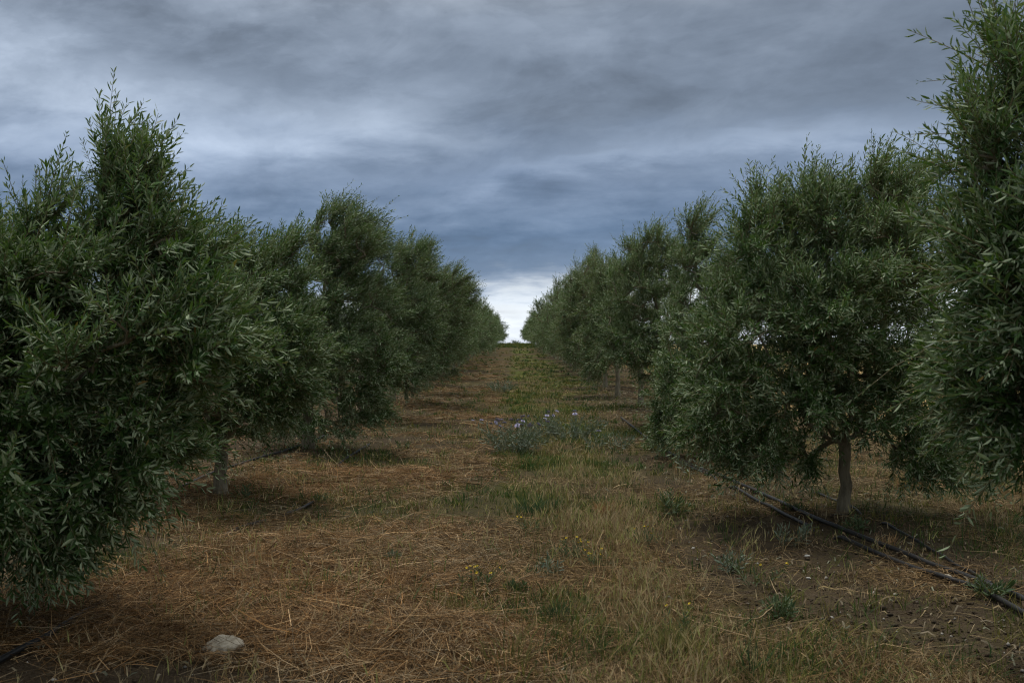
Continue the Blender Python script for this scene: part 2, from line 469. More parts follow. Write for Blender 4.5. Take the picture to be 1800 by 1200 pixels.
# crumbs of soil, chaff and white grit
N = 26000
x, y = sample_xy(N, 3.5, 24, 1.6, (-5, 6), lambda a, b: .25 + .75 * band(a, 1.2, 3, .4))
s = rng.gamma(1.4, .0034, N).clip(.0015, .022)
oct_ = np.array([(1, 0, 0), (0, 1, 0), (-1, 0, 0), (0, -1, 0), (0, 0, .8), (0, 0, -.6)])
jit = oct_[None] * rng.uniform(.6, 1.25, (N, 6, 1)) + rng.normal(0, .15, (N, 6, 3))
v = (np.stack([x, y, gz(x, y) + s * .3], 1)[:, None] + jit * s[:, None, None]).reshape(-1, 3)
tri = np.array([(0, 1, 4), (1, 2, 4), (2, 3, 4), (3, 0, 4), (1, 0, 5), (2, 1, 5), (3, 2, 5), (0, 3, 5)])
t = (np.arange(N)[:, None, None] * 6 + tri[None]).reshape(-1, 3)
cc = np.where((rng.random(N) < .035)[:, None], np.array([[.55, .51, .44]]), np.array([[.105, .078, .050]])) * rng.uniform(.6, 1.2, N)[:, None]
o = link_mesh('gravel', mesh_np('gravel', v, [t], [M_STRAW], attrs={'col': np.repeat(cc, 6, 0)}))
tag(o, 'clods and fine pale grit scattered on the bare soil', 'gravel', kind='stuff')

# ------------------------------------------------------------------ tubes
def tube(pts, radii, sides=6, cap=True):
    pts = np.asarray(pts, float); n = len(pts)
    t = np.gradient(pts, axis=0) if n > 2 else np.repeat((pts[1] - pts[0])[None], n, 0)
    t = unit(t)
    ref = np.array([0, 0, 1.0]) if abs(t[0][2]) < .9 else np.array([1.0, 0, 0])
    u = unit(np.cross(t[0], ref)); us = []
    for k in range(n):
        u = unit(u - t[k] * np.dot(u, t[k])); us.append(u)
    us = np.array(us); ws = np.cross(t, us)
    a = np.arange(sides) / sides * 2 * PI
    ring = us[:, None] * np.cos(a)[None, :, None] + ws[:, None] * np.sin(a)[None, :, None]
    v = (pts[:, None] + ring * np.asarray(radii)[:, None, None]).reshape(-1, 3)
    k = np.arange(sides); kn = (k + 1) % sides
    q = np.concatenate([np.stack([r * sides + k, r * sides + kn, (r + 1) * sides + kn, (r + 1) * sides + k], 1) for r in range(n - 1)])
    return v, q

class Acc:
    def __init__(s): s.v = []; s.q = []; s.n = 0
    def add(s, v, q): s.v.append(v); s.q.append(q + s.n); s.n += len(v)
    def get(s): return np.concatenate(s.v), np.concatenate(s.q)

def bez(p0, p1, p2, n):
    t = np.linspace(0, 1, n)[:, None]
    return p0 * (1 - t) ** 2 + 2 * p1 * t * (1 - t) + p2 * t * t

# ------------------------------------------------------------------ leaves on shoots
def leaf_mesh(base, axis_, nrm, L, W, simple=False):
    """lance-shaped leaves folded on the midrib"""
    nrm = unit(nrm - axis_ * np.sum(nrm * axis_, -1, keepdims=True))
    sd = np.cross(nrm, axis_)
    L = L[:, None]; W = W[:, None]
    n = len(base); curl = rng.normal(.08, .10, (n, 1)) * L; fold = .22 * W
    if simple:
        vs = [base, base + axis_ * L * .5 - sd * W * .5 + nrm * fold, base + axis_ * L - nrm * curl, base + axis_ * L * .5 + sd * W * .5 + nrm * fold]
        v = np.stack(vs, 1).reshape(-1, 3); b = np.arange(n)[:, None] * 4
        return v, b + np.array([[0, 1, 2, 3]]), 4
    a1, a2 = axis_ * L * .30, axis_ * L * .68
    m2 = -nrm * curl * .35
    vs = [base, base + a1 - sd * W * .47 + nrm * fold, base + a2 - sd * W * .42 + nrm * fold + m2, base + axis_ * L - nrm * curl,
          base + a2 + sd * W * .42 + nrm * fold + m2, base + a1 + sd * W * .47 + nrm * fold]
    v = np.stack(vs, 1).reshape(-1, 3); b = np.arange(n)[:, None] * 6
    q = np.concatenate([b + np.array([[0, 1, 2, 3]]), b + np.array([[0, 3, 4, 5]])], 0)
    return v, q, 6

def shoots_to_leaves(p0, d, length, droop, wind, nl, leaf_len, simple, tintc):
    """leaf pairs along curved shoots; returns leaf verts/quads/tints and shoot polylines"""
    S = len(p0)
    t = np.linspace(.10, 1.0, nl)[None, :] * np.ones((S, 1))
    t = t + rng.normal(0, .012, (S, nl))
    t = t.clip(.03, 1)
    s = t * length[:, None]
    acc = (droop[:, None] * np.array([[0, 0, -1.0]]) + wind)
    def P(s_): return p0[:, None] + d[:, None] * s_[..., None] + acc[:, None] * (s_ ** 2)[..., None]
    C = P(s)
    T = unit(d[:, None] + 2 * acc[:, None] * s[..., None])
    ref = unit(rng.normal(0, 1, (S, 3)))[:, None]
    U = unit(np.cross(T, ref)); V = np.cross(T, U)
    # two leaves at each node, each pair turned a quarter from the last
    kk = np.arange(nl)[None, :, None]
    phi = kk * PI / 2 + np.array([0, PI])[None, None] + rng.normal(0, .35, (S, nl, 2))
    N = U[:, :, None] * np.cos(phi)[..., None] + V[:, :, None] * np.sin(phi)[..., None]
    th = rng.normal(.95, .24, (S, nl, 2)) * (1 - .45 * t[..., None] ** 3)
    A = unit(T[:, :, None] * np.cos(th)[..., None] + N * np.sin(th)[..., None] + wind[:, None, None] * .25)
    Nr = T[:, :, None] * np.sin(th)[..., None] - N * np.cos(th)[..., None]
    Nr = unit(Nr + np.array([0, 0, .45]) + rng.normal(0, .30, Nr.shape))
    flip = rng.random((S, nl, 2)) < .32
    Nr = np.where(flip[..., None], -Nr, Nr)
    size = leaf_len * rng.uniform(.62, 1.3, (S, 1, 1)) * rng.uniform(.6, 1.2, (S, nl, 2)) * (1 - .45 * np.abs(t[..., None] - .55) ** 1.5 * 2)
    keep = (rng.random((S, nl, 2)) < .90).ravel()
    B = np.broadcast_to(C[:, :, None], A.shape) + A * .004
    B = B.reshape(-1, 3)[keep]; A = A.reshape(-1, 3)[keep]; Nr = Nr.reshape(-1, 3)[keep]; size = size.ravel()[keep]
    wr = rng.uniform(.17, .26, len(size))
    v, q, k = leaf_mesh(B, A, Nr, size, size * wr, simple)
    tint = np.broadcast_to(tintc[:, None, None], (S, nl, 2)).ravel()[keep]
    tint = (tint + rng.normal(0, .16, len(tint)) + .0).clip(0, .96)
    tint = np.where(rng.random(len(tint)) < .004, 1.0, tint)
    line = P(np.linspace(0, 1, 4)[None] * length[:, None])
    return v, q, np.repeat(tint, k), line

def lines_to_ribbons(line, r):
    """thin three-sided twigs for many shoots at once: line (S,4,3)"""
    S, n, _ = line.shape
    T = unit(np.gradient(line, axis=1))
    U = unit(np.cross(T, np.array([.31, .52, .79]))); V = np.cross(T, U)
    a = np.arange(3) / 3 * 2 * PI
    rr = (r * np.linspace(1, .45, n))[None, :, None, None]
    v = line[:, :, None] + (U[:, :, None] * np.cos(a)[None, None, :, None] + V[:, :, None] * np.sin(a)[None, None, :, None]) * rr
    k = np.arange(3); kn = (k + 1) % 3
    q = np.concatenate([np.stack([i * 3 + k, i * 3 + kn, (i + 1) * 3 + kn, (i + 1) * 3 + k], 1) for i in range(n - 1)])
    return v.reshape(-1, 3), (np.arange(S)[:, None, None] * n * 3 + q[None]).reshape(-1, 4)

# ------------------------------------------------------------------ trees
SEEDS = {}
def tree_meshes(name, blobs, n_attr, n_shoots, nl, leaf_len, shoot_len=(.14, .38), trunk_h=.85, trunk_r=.062, limbs=None,
                wind=(.22, 0, .02), simple=False, sides=7, upright=1.0, lean=(0, 0)):
    """blobs: rows of (cx, cy, cz, rx, ry, rz, weight) in metres from the trunk base"""
    global rng
    rng = np.random.default_rng(zlib.crc32(name.encode()) + SEEDS.get(name, 0))
    bl = np.asarray(blobs, float)
    fork = np.array([lean[0], lean[1], trunk_h])
    pts = []; par = []; branches = []
    def add_line(parent, line, start_new=True):
        idx = [] if parent is None else [parent]
        for p in line:
            pts.append(np.asarray(p, float)); par.append(parent if parent is not None else -1)
            parent = len(pts) - 1; idx.append(parent)
        branches.append(idx)
        return parent
    tl = [np.array([0, 0, -.08]), np.array([0, 0, .0])]
    for t in np.linspace(0, 1, 6)[1:]:
        tl.append(fork * np.array([t, t, t]) + np.array([rng.normal(0, .008), rng.normal(0, .008), 0]) * (t < 1))
    ftip = add_line(None, tl)
    # main limbs
    if limbs is None:
        limbs = []
        order = np.argsort(-bl[:, 6])[:5]
        for i in order:
            c = bl[i, :3]
            e = fork + (c - fork) * rng.uniform(.55, .85)
            limbs.append([e])
    for lb in limbs:
        lb = [np.asarray(p, float) for p in lb]
        if len(lb) == 1:
            e = lb[0]; dst = np.linalg.norm(e - fork)
            out = (e - fork) * np.array([1, 1, 0])
            ctrl = fork + out * .55 + np.array([0, 0, .18 * dst]) + rng.normal(0, .05, 3)
            line = bez(fork, ctrl, e, max(4, int(dst / .10)))[1:]
        else:
            P = np.array([fork] + lb); seg = np.linspace(0, len(P) - 1, len(P) * 4)[1:]
            i0 = np.minimum(seg.astype(int), len(P) - 2); f = (seg - i0)[:, None]
            line = P[i0] * (1 - f) + P[i0 + 1] * f
            for _ in range(2): line[1:-1] = (line[:-2] + line[1:-1] * 2 + line[2:]) / 4
        line = line + rng.normal(0, .006, line.shape)
        add_line(ftip, line)
    # attraction points spread through the crown
    wts = bl[:, 6] / bl[:, 6].sum()
    bi = rng.choice(len(bl), n_attr, p=wts)
    dirs = unit(rng.normal(0, 1, (n_attr, 3)))
    rad = rng.random(n_attr) ** .42 * .90
    at = bl[bi, :3] + dirs * rad[:, None] * bl[bi, 3:6]
    order = np.argsort(np.linalg.norm(at - fork, axis=1))
    tips = []
    for i in order:
        a = at[i]
        P = np.array(pts[6:]); 
        dist = np.linalg.norm(P - a, axis=1); df = np.linalg.norm(P - fork, axis=1)
        cost = dist + .22 * df + (df > np.linalg.norm(a - fork)) * 1.5
        j = int(np.argmin(cost)) + 6
        dd = np.linalg.norm(pts[j] - a)
        pd = unit(pts[j] - pts[par[j]]) if par[j] >= 0 else np.array([0, 0, 1.0])
        ctrl = pts[j] + pd * dd * .40 + np.array([0, 0, .10 * dd]) + rng.normal(0, .04 * dd, 3)
        line = bez(pts[j], ctrl, a, max(3, int(dd / .12) + 1))[1:]
        add_line(j, line); tips.append((len(branches) - 1, bi[i]))
    n = len(pts); acc = np.zeros(n); rr = np.zeros(n)
    for i in range(n - 1, -1, -1):
        rr[i] = max(acc[i], .0045 ** 2.2) ** (1 / 2.2)
        if par[i] >= 0: acc[par[i]] += rr[i] ** 2.2 if not (rr[i] > 0 and acc[par[i]] > 0 and False) else 0
    k = trunk_r / rr[6]
    rr = np.maximum(rr * k, .0035)
    rr[:7] = trunk_r * np.array([1.6, 1.38, 1.14, 1.02, 1.0, .98, 1.08])
    A = Acc()
    P = np.array(pts)
    for b, idx in enumerate(branches):
        r = rr[idx].copy()
        if b > 0: r[0] = min(r[0], r[1] * 1.35)
        A.add(*tube(P[idx], r, sides + 3 if b == 0 else (sides if r[0] > .012 else 4)))
    tv, tq = A.get()
    if not simple:
        j = vnoise(tv[:, 0] * 3 + tv[:, 2], tv[:, 1] * 3 + tv[:, 2] * .7, 9)[:, None] - .5
        tv = tv + rng.normal(0, .0012, tv.shape) + j * .004 * np.sign(tv * [1, 1, 0])
    trunk = mesh_np(name + '_trunk', tv, [tq], [M_BARK], smooth=True)
    # shoots
    zc0, zc1 = (bl[:, 2] - bl[:, 5]).min(), (bl[:, 2] + bl[:, 5]).max()
    ti = rng.integers(0, len(tips), n_shoots)
    p0 = np.zeros((n_shoots, 3)); bd = np.zeros((n_shoots, 3)); out = np.zeros((n_shoots, 3))
    for s in range(n_shoots):
        b, q = tips[ti[s]]; idx = branches[b]
        u = rng.random() ** .6 * (len(idx) - 1); i = min(int(u), len(idx) - 2); f = u - i
        p0[s] = P[idx[i]] * (1 - f) + P[idx[i + 1]] * f
        bd[s] = P[idx[i + 1]] - P[idx[i]]
        out[s] = (p0[s] - bl[q, :3]) / bl[q, 3:6]
    bd = unit(bd); h = ((p0[:, 2] - zc0) / (zc1 - zc0)).clip(0, 1)
    axc = np.array([fork[0], fork[1], 0]); rad_out = unit((p0 - axc) * [1, 1, 0])
    d = .55 * bd + .55 * unit(out) * np.linalg.norm(out, axis=1, keepdims=True).clip(0, 1) + .40 * rad_out * (1 - h * .6)[:, None] + rng.normal(0, .40, (n_shoots, 3))
    d[:, 2] += upright * (-.12 + 1.15 * h ** 1.2)
    wnd = np.asarray(wind, float)
    d = unit(d + wnd * (.4 + h[:, None] * 1.1))
    ln = rng.uniform(shoot_len[0], shoot_len[1], n_shoots) * (.85 + .35 * h)
    # water shoots: long straight growth standing out of the crown
    ws = (rng.random(n_shoots) < .05) & (h > .5)
    ln = np.where(ws, ln * rng.uniform(1.1, 1.45, n_shoots), ln)
    d = np.where(ws[:, None], unit(d * .6 + np.array([0, 0, .9]) + wnd * .8 + rng.normal(0, .18, d.shape)), d)
    hang = (rng.random(n_shoots) < .05) & (h < .4)
    ln = np.where(hang, ln * rng.uniform(1.1, 1.5, n_shoots), ln)
    d = np.where(hang[:, None], unit(d * .6 + np.array([0, 0, -.55])), d)
    droop = (.95 - .9 * h) * rng.uniform(-.2, 1.4, n_shoots)
    W = np.repeat((wnd * [1, 1, .5])[None], n_shoots, 0) * (.2 + 1.2 * h[:, None]) * rng.uniform(.3, 1.6, (n_shoots, 1))
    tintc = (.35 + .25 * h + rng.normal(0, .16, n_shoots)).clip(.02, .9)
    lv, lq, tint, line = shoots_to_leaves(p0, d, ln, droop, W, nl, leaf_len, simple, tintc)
    rv, rq = lines_to_ribbons(line, .0028 if not simple else .004)
    V = np.concatenate([lv, rv]); Q = np.concatenate([lq, rq + len(lv)])
    mi = np.concatenate([np.zeros(len(lq), int), np.ones(len(rq), int)])
    tt = np.concatenate([tint, np.zeros(len(rv))])
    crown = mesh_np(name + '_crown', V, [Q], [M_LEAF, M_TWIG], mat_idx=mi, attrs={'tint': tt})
    return trunk, crown

def plant_tree(meshes, loc, label, group, rz=0.0, s=1.0, sz=None):
    t = empty('olive_tree', loc, rz)
    t.scale = (s, s, sz or s)
    tag(t, label, 'tree', group)
    link_mesh('trunk', meshes[0], t)
    link_mesh('crown', meshes[1], t)
    return t

def copy_tree(src, loc, label, group, rz=0.0, s=1.0, sz=None):
    t = src.copy(); COL.objects.link(t)
    t.location = loc; t.rotation_euler = (0, 0, rz); t.scale = (s, s, sz or s)
    t['label'] = label; t['group'] = group
    for ch in list(src.children):
        c = ch.copy(); COL.objects.link(c); c.parent = t
    return t

GL, GR = 'olive trees of the left row', 'olive trees of the right row'
XL, XR = -2.85, 2.85

def local_blobs(base, d, rows):
    """rows in photograph pixels measured at the tree's own distance: (px, py, rx, ry, depth offset, depth radius, weight)"""
    out = []
    for (px, py, rx, ry, dy, ryd, w) in rows:
        dd = d + dy
        c = at_depth(px, py, dd) - base
        out.append((c[0], c[1], c[2], rx / F * dd, ryd, ry / F * dd, w))
    return out

def base_at(x, y): return np.array([x, y, float(gz(x, y))])

# left row, nearest: fills the left edge of the frame
b = base_at(-2.9, 5.2)
rows = [(10, 640, 260, 200, 0, 1.0, 5), (20, 850, 215, 120, -.1, .8, 3.0), (240, 600, 100, 150, -.1, .8, 2.0), (315, 460, 60, 50, 0, .4, .8),
        (188, 365, 24, 85, .1, .2, .50), (185, 475, 62, 72, 0, .45, 1.0), (236, 370, 14, 50, .0, .12, .16), (75, 415, 20, 45, .1, .2, .2), (40, 490, 85, 75, .1, .6, 1.0), (-150, 620, 200, 230, 0, 1.1, 3.0),
        (-130, 470, 140, 80, 0, .8, 1), (225, 790, 75, 100, -.1, .6, 1.0), (0, 930, 150, 70, -.2, .6, 1.0), (-350, 700, 150, 230, 0, 1, 1.6), (182, 290, 10, 40, .1, .08, .11), (345, 620, 45, 90, -.2, .4, .7)]
T = tree_meshes('olive_a', local_blobs(b, 5.2, rows), 480, 5200, 16, .060, shoot_len=(.14, .38), trunk_h=.9, wind=(.10, 0, .05))
LT = [plant_tree(T, b, 'near olive tree filling the left edge, leafy shoots standing above its crown', GL)]

# left row, second: low forked trunk beside the straw
b = base_at(*on_ground(388, 872)[:2])
f = at_depth(390, 778, b[1]) - b
rows = [(470, 495, 55, 60, 0, .6, 1.2), (440, 570, 110, 90, 0, 1.0, 2.2), (380, 640, 150, 100, 0, 1.2, 2.6), (260, 600, 140, 150, 0, 1.2, 2.4), (470, 640, 95, 85, -.3, .8, 1.8),
        (330, 735, 150, 75, 0, 1.1, 1.8), (490, 690, 55, 50, -.1, .7, .9), (250, 780, 90, 60, 0, 1, .8), (500, 460, 25, 30, 0, .3, .3), (380, 490, 90, 70, 0, .7, 1), (505, 600, 60, 60, -.3, .6, .8)]
lb = [[at_depth(410, 755, b[1]) - b, at_depth(440, 722, b[1]) - b, at_depth(470, 660, b[1]) - b],
      [at_depth(372, 752, b[1]) - b, at_depth(345, 690, b[1] + .2) - b, at_depth(320, 600, b[1] + .3) - b],
      [at_depth(394, 745, b[1] + .3) - b, at_depth(410, 640, b[1] + .4) - b, at_depth(430, 540, b[1] + .4) - b]]
T = tree_meshes('olive_b', local_blobs(b, b[1], rows), 400, 4600, 14, .054, trunk_h=f[2], limbs=lb, lean=(f[0], 0), trunk_r=.056)
LT.append(plant_tree(T, b, 'second olive tree of left row, low trunk forking beside a black hose', GL))

# left row, third: tall head leaning to the right
b = base_at(*on_ground(541, 787)[:2])
rows = [(600, 428, 66, 54, 0, .8, 2.3), (568, 475, 46, 55, 0, .7, 1.1), (644, 435, 36, 44, 0, .6, .9), (620, 500, 80, 70, 0, .9, 1.6), (600, 580, 100, 80, -.2, 1.1, 2.4), (645, 620, 60, 70, -.3, .8, 1.5),
        (560, 650, 110, 70, 0, 1.1, 2.2), (640, 690, 50, 55, -.3, .7, 1.0), (480, 600, 80, 90, 0, 1, 1.5), (600, 730, 80, 45, -.2, .9, 1.3), (655, 735, 40, 30, -.4, .5, .5), (490, 715, 75, 50, .2, 1.0, 1.3), (560, 560, 60, 80, 0, .9, 1.2), (592, 385, 22, 22, 0, .3, .25), (680, 640, 26, 36, -.4, .4, .4)]
T = tree_meshes('olive_c', local_blobs(b, b[1], rows), 400, 5000, 13, .054, trunk_h=.72, wind=(.42, 0, .05), trunk_r=.075)
LT.append(plant_tree(T, b, 'third olive tree of left row, tall head swept right by wind', GL))

# right row, nearest: dark and cropped by the right edge
b = base_at(2.95, 4.25)
rows = [(1790, 430, 80, 150, 0, .5, 1.7), (1772, 200, 34, 70, 0, .22, .40), (1728, 130, 14, 36, 0, .12, .08), (1805, 120, 26, 50, 0, .2, .16), (1925, 370, 140, 160, 0, .7, 1.9), (1920, 560, 160, 170, 0, .9, 3),
        (1800, 600, 80, 110, -.1, .5, 1.4), (1870, 780, 120, 110, -.1, .7, 1.5), (1715, 290, 30, 45, 0, .3, .4), (2020, 500, 180, 320, 0, .9, 3.0), (1745, 480, 40, 70, -.1, .3, .55), (1760, 690, 35, 60, 0, .3, .35)]
T = tree_meshes('olive_d', local_blobs(b, 4.25, rows), 420, 3700, 13, .058, trunk_h=.9, wind=(.06, 0, .02))
RT = [plant_tree(T, b, 'near dark olive tree cropped by the right edge, broad pale-backed leaves', GR)]

# right row, second: the broad tree with the bare straight trunk
b = base_at(*on_ground(1483, 903)[:2])
f = at_depth(1484, 778, b[1]) - b
rows = [(1405, 400, 75, 55, 0, .7, 1.6), (1345, 430, 62, 75, 0, .7, 1.7), (1470, 390, 80, 60, 0, .8, 2.0), (1550, 385, 75, 65, .1, .8, 2.2), (1620, 370, 60, 75, .2, .7, 1.6), (1310, 500, 60, 60, 0, .7, 1.1), (1450, 530, 150, 120, 0, 1.2, 4),
        (1305, 590, 80, 110, -.1, .9, 2.2), (1275, 680, 60, 70, -.2, .8, 1.6), (1560, 560, 130, 150, 0, 1.1, 3), (1380, 680, 110, 80, 0, 1.1, 2.0), (1320, 740, 50, 50, -.1, .6, .8), (1580, 710, 110, 80, 0, 1.1, 1.8),
        (1670, 620, 80, 130, .2, .9, 1.8), (1480, 520, 120, 110, .1, 1.1, 2.4), (1430, 560, 90, 90, -.4, .7, 1.6), (1540, 470, 90, 90, -.3, .7, 1.4), (1600, 500, 100, 100, .1, 1, 1.8), (1400, 600, 100, 90, -.2, .9, 1.6), (1560, 760, 90, 40, 0, .8, .9), (1250, 750, 36, 40, -.2, .5, .6), (1325, 790, 42, 32, -.2, .5, .6), (1615, 800, 75, 45, 0, .6, .9), (1690, 790, 55, 70, .2, .6, .9), (1400, 790, 40, 30, .3, .5, .4), (1425, 350, 35, 24, 0, .4, .4), (1530, 340, 60, 30, 0, .5, .7), (1350, 375, 25, 25, 0, .3, .25), (1500, 690, 100, 60, -.1, 1.0, 2.0), (1440, 700, 70, 45, -.3, .6, .9), (1540, 640, 80, 60, -.3, .7, 1.1), (1250, 620, 30, 45, -.2, .5, .4)]
lb = [[at_depth(1452, 768, b[1] - .1) - b, at_depth(1422, 748, b[1] - .15) - b, at_depth(1400, 700, b[1] - .2) - b, at_depth(1362, 650, b[1] - .2) - b, at_depth(1320, 560, b[1]) - b],
      [at_depth(1520, 750, b[1] + .1) - b, at_depth(1560, 690, b[1] + .2) - b, at_depth(1600, 580, b[1] + .3) - b, at_depth(1610, 470, b[1] + .3) - b],
      [at_depth(1478, 720, b[1] + .3) - b, at_depth(1460, 620, b[1] + .5) - b, at_depth(1450, 480, b[1] + .4) - b],
      [at_depth(1495, 720, b[1] - .3) - b, at_depth(1500, 620, b[1] - .5) - b, at_depth(1480, 500, b[1] - .4) - b]]
T = tree_meshes('olive_e', local_blobs(b, b[1], rows), 580, 7600, 14, .054, trunk_h=f[2], trunk_r=.046, limbs=lb, wind=(.14, 0, .04), lean=(f[0], 0))
RT.append(plant_tree(T, b, 'broad olive tree with bare straight trunk rising beside two black hoses', GR))

# right row, third: slim spire standing over the crown
b = base_at(2.9, 13.1)
rows = [(1218, 405, 26, 30, 0, .35, .40), (1213, 450, 20, 26, 0, .3, .28), (1225, 480, 45, 40, 0, .5, .8), (1250, 540, 90, 70, 0, 1.0, 1.8), (1210, 620, 80, 80, -.2, 1.0, 2), (1290, 620, 100, 100, 0, 1.1, 2),
        (1200, 700, 60, 70, -.2, .8, 1.4), (1290, 720, 90, 50, 0, 1, 1.0), (1320, 500, 70, 60, 0, .8, 1), (1180, 745, 32, 45, -.2, .5, .7)]
T = tree_meshes('olive_f', local_blobs(b, 13.1, rows), 380, 4200, 12, .056, trunk_h=.7, wind=(.34, 0, .05))
RT.append(plant_tree(T, b, 'third olive tree of right row with a slim leafy spire over its crown', GR))

# right row, fourth: rounded head left of the spire
b = base_at(2.85, 17.6)
rows = [(1135, 455, 50, 36, 0, .7, 1.4), (1120, 500, 70, 60, 0, .9, 1.8), (1175, 490, 50, 60, 0, .8, 1.2), (1130, 580, 85, 70, -.2, 1.1, 2.2), (1100, 615, 60, 50, -.2, .8, 1.5), (1190, 600, 70, 90, 0, 1.0, 1.6), (1165, 640, 45, 36, 0, .8, .8), (1150, 425, 20, 16, 0, .3, .25)]
T = tree_meshes('olive_g', local_blobs(b, 17.6, rows), 340, 4000, 11, .058, trunk_h=.75, wind=(.24, 0, .05))
RT.append(plant_tree(T, b, 'fourth olive tree of right row, rounded silvery head left of the spire', GR))

# left row, fourth
b = base_at(XL, 18.9)
rows = [(712, 468, 52, 42, 0, .8, 1.7), (690, 540, 70, 60, 0, .9, 1.8), (700, 610, 60, 60, -.2, .9, 1.8), (650, 560, 60, 80, 0, 1, 1.3), (660, 650, 60, 50, 0, .9, 1.2), (745, 560, 30, 50, -.3, .6, .8), (735, 450, 22, 22, 0, .3, .3), (720, 655, 40, 40, -.3, .6, .7)]
T = tree_meshes('olive_h', local_blobs(b, 18.9, rows), 340, 4000, 11, .058, trunk_h=.75, wind=(.26, 0, .05))
LT.append(plant_tree(T, b, 'fourth olive tree of left row, crown bulging towards the path', GL))

CUSTOM = {}
def custom(key, x, y, rows, wind, label, grp, lst, th=.8):
    b = base_at(x, y)
    T = tree_meshes(key, local_blobs(b, y, rows), 320, 3600, 10, .062, shoot_len=(.16, .40), trunk_h=th, wind=wind, simple=True, sides=6)
    lst.append(plant_tree(T, b, label, grp))
custom('olive_i', -2.85, 23.4, [(745, 495, 42, 40, 0, .8, 1.4), (790, 510, 30, 34, -.2, .6, .9), (755, 560, 58, 55, 0, 1.0, 2), (735, 620, 52, 46, 0, 1, 1.8), (790, 570, 36, 50, -.2, .8, 1.2), (680, 560, 60, 80, 0, 1.1, 1.6), (770, 640, 36, 36, -.3, .7, .9)],
       (.40, 0, .03), 'fifth olive tree of left row, head swept far over the path', GL, LT)
custom('olive_j', -2.8, 27.9, [(790, 500, 32, 30, 0, .8, 1.2), (815, 520, 22, 28, -.2, .6, .8), (795, 560, 42, 45, 0, 1.0, 2), (780, 610, 42, 36, 0, 1, 1.6), (740, 560, 40, 60, 0, 1.1, 1.4)],
       (.40, 0, .03), 'sixth olive tree of left row, twigs reaching out where the sky brightens', GL, LT)
custom('olive_k', 2.85, 22.3, [(1075, 490, 42, 36, 0, .8, 1.5), (1050, 530, 40, 45, 0, .8, 1.4), (1080, 560, 55, 60, 0, 1.0, 2), (1055, 610, 48, 50, -.1, .9, 1.8), (1130, 570, 55, 80, 0, 1.1, 1.6), (1050, 645, 30, 28, 0, .6, .6)],
       (.26, 0, .05), 'fifth olive tree of right row, thin leaning trunk standing clear on straw', GR, RT)
custom('olive_l', 2.8, 26.8, [(1020, 510, 30, 32, 0, .7, 1.2), (1012, 560, 36, 45, 0, .9, 1.8), (1020, 615, 36, 36, 0, .9, 1.5), (1060, 560, 46, 66, 0, 1.1, 1.8), (1040, 480, 22, 22, 0, .5, .5)],
       (.24, 0, .05), 'sixth olive tree of right row, crown reaching low over the straw', GR, RT)

# shapes for the rest of the rows
def generic_blobs(seed, rad, top, off=0.0):
    r = np.random.default_rng(seed)
    zc = top * .50
    out = [(0, 0, zc, rad * .80, rad * .8, top * .32, 3.0), (0, 0, zc * .66, rad * .95, rad * .95, top * .20, 2.6)]
    for k in range(7):
        a = k / 7 * 2 * PI + r.normal(0, .3); q = rad * r.uniform(.45, .72)
        out.append((math.cos(a) * q, math.sin(a) * q, zc * r.uniform(.62, 1.25), rad * r.uniform(.34, .5), rad * r.uniform(.34, .5), top * r.uniform(.14, .2), 1.1))
    for k in range(4):
        a = r.random() * 2 * PI; q = rad * r.uniform(.05, .42)
        out.append((math.cos(a) * q, math.sin(a) * q, top * r.uniform(.74, .90), rad * r.uniform(.20, .36), rad * r.uniform(.2, .36), top * r.uniform(.09, .15), .6))
    return out
MID = [tree_meshes('olive_mid_%d' % i, generic_blobs(100 + i, r_, t_), 280, 2700, 9, .080, shoot_len=(.18, .42), trunk_h=.78, simple=True, wind=(.22, 0, .05), sides=6)
       for i, (r_, t_) in enumerate(((1.72, 3.9), (1.85, 3.7), (1.68, 4.1), (1.8, 3.5)))]
FAR = [tree_meshes('olive_far_%d' % i, generic_blobs(200 + i, r_, t_), 150, 1400, 7, .115, shoot_len=(.22, .48), trunk_h=.78, simple=True, wind=(.18, 0, .05), sides=5)
       for i, (r_, t_) in enumerate(((1.95, 3.9), (2.05, 3.7), (1.9, 4.1)))]
ORD = ['first', 'second', 'third', 'fourth', 'fifth', 'sixth', 'seventh', 'eighth', 'ninth', 'tenth', 'eleventh', 'twelfth', 'thirteenth', 'fourteenth']
protos = {}
def put(pool, key, i, loc, label, group, rz, s, sz):
    k = (key, i)
    if k not in protos:
        protos[k] = plant_tree(pool[i], loc, label, group, rz, s, sz); return protos[k]
    return copy_tree(protos[k], loc, label, group, rz, s, sz)

tr = random.Random(9)
LNOTE = {}
RNOTE = {6: 'seventh olive tree of right row, narrow tip above its crown'}
for side, X, y0, notes, grp, word in ((-1, XL, 32.4, LNOTE, GL, 'left'), (1, XR, 31.3, RNOTE, GR, 'right')):
    y = y0; i = 6
    while y < 165:
        key, pool = ('mid', MID) if y < 52 else ('far', FAR)
        k = tr.randrange(len(pool))
        xx = X + tr.uniform(-.12, .12); yy = y + tr.uniform(-.3, .3)
        s = tr.uniform(.90, 1.12); sz = s * tr.uniform(.92, 1.08)
        if i in notes: lab = notes[i]
        elif i < 14: lab = '%s olive tree from the front in the %s row' % (ORD[i], word)
        else: lab = 'small far olive tree where the %s row closes up towards the crest' % word
        put(pool, key, k, (xx, yy, float(gz(xx, yy))), lab, grp if i < 14 else grp + ' far up the path', tr.uniform(-.7, .7) + (PI if tr.random() < .3 else 0), s, sz)
        y += 4.5; i += 1
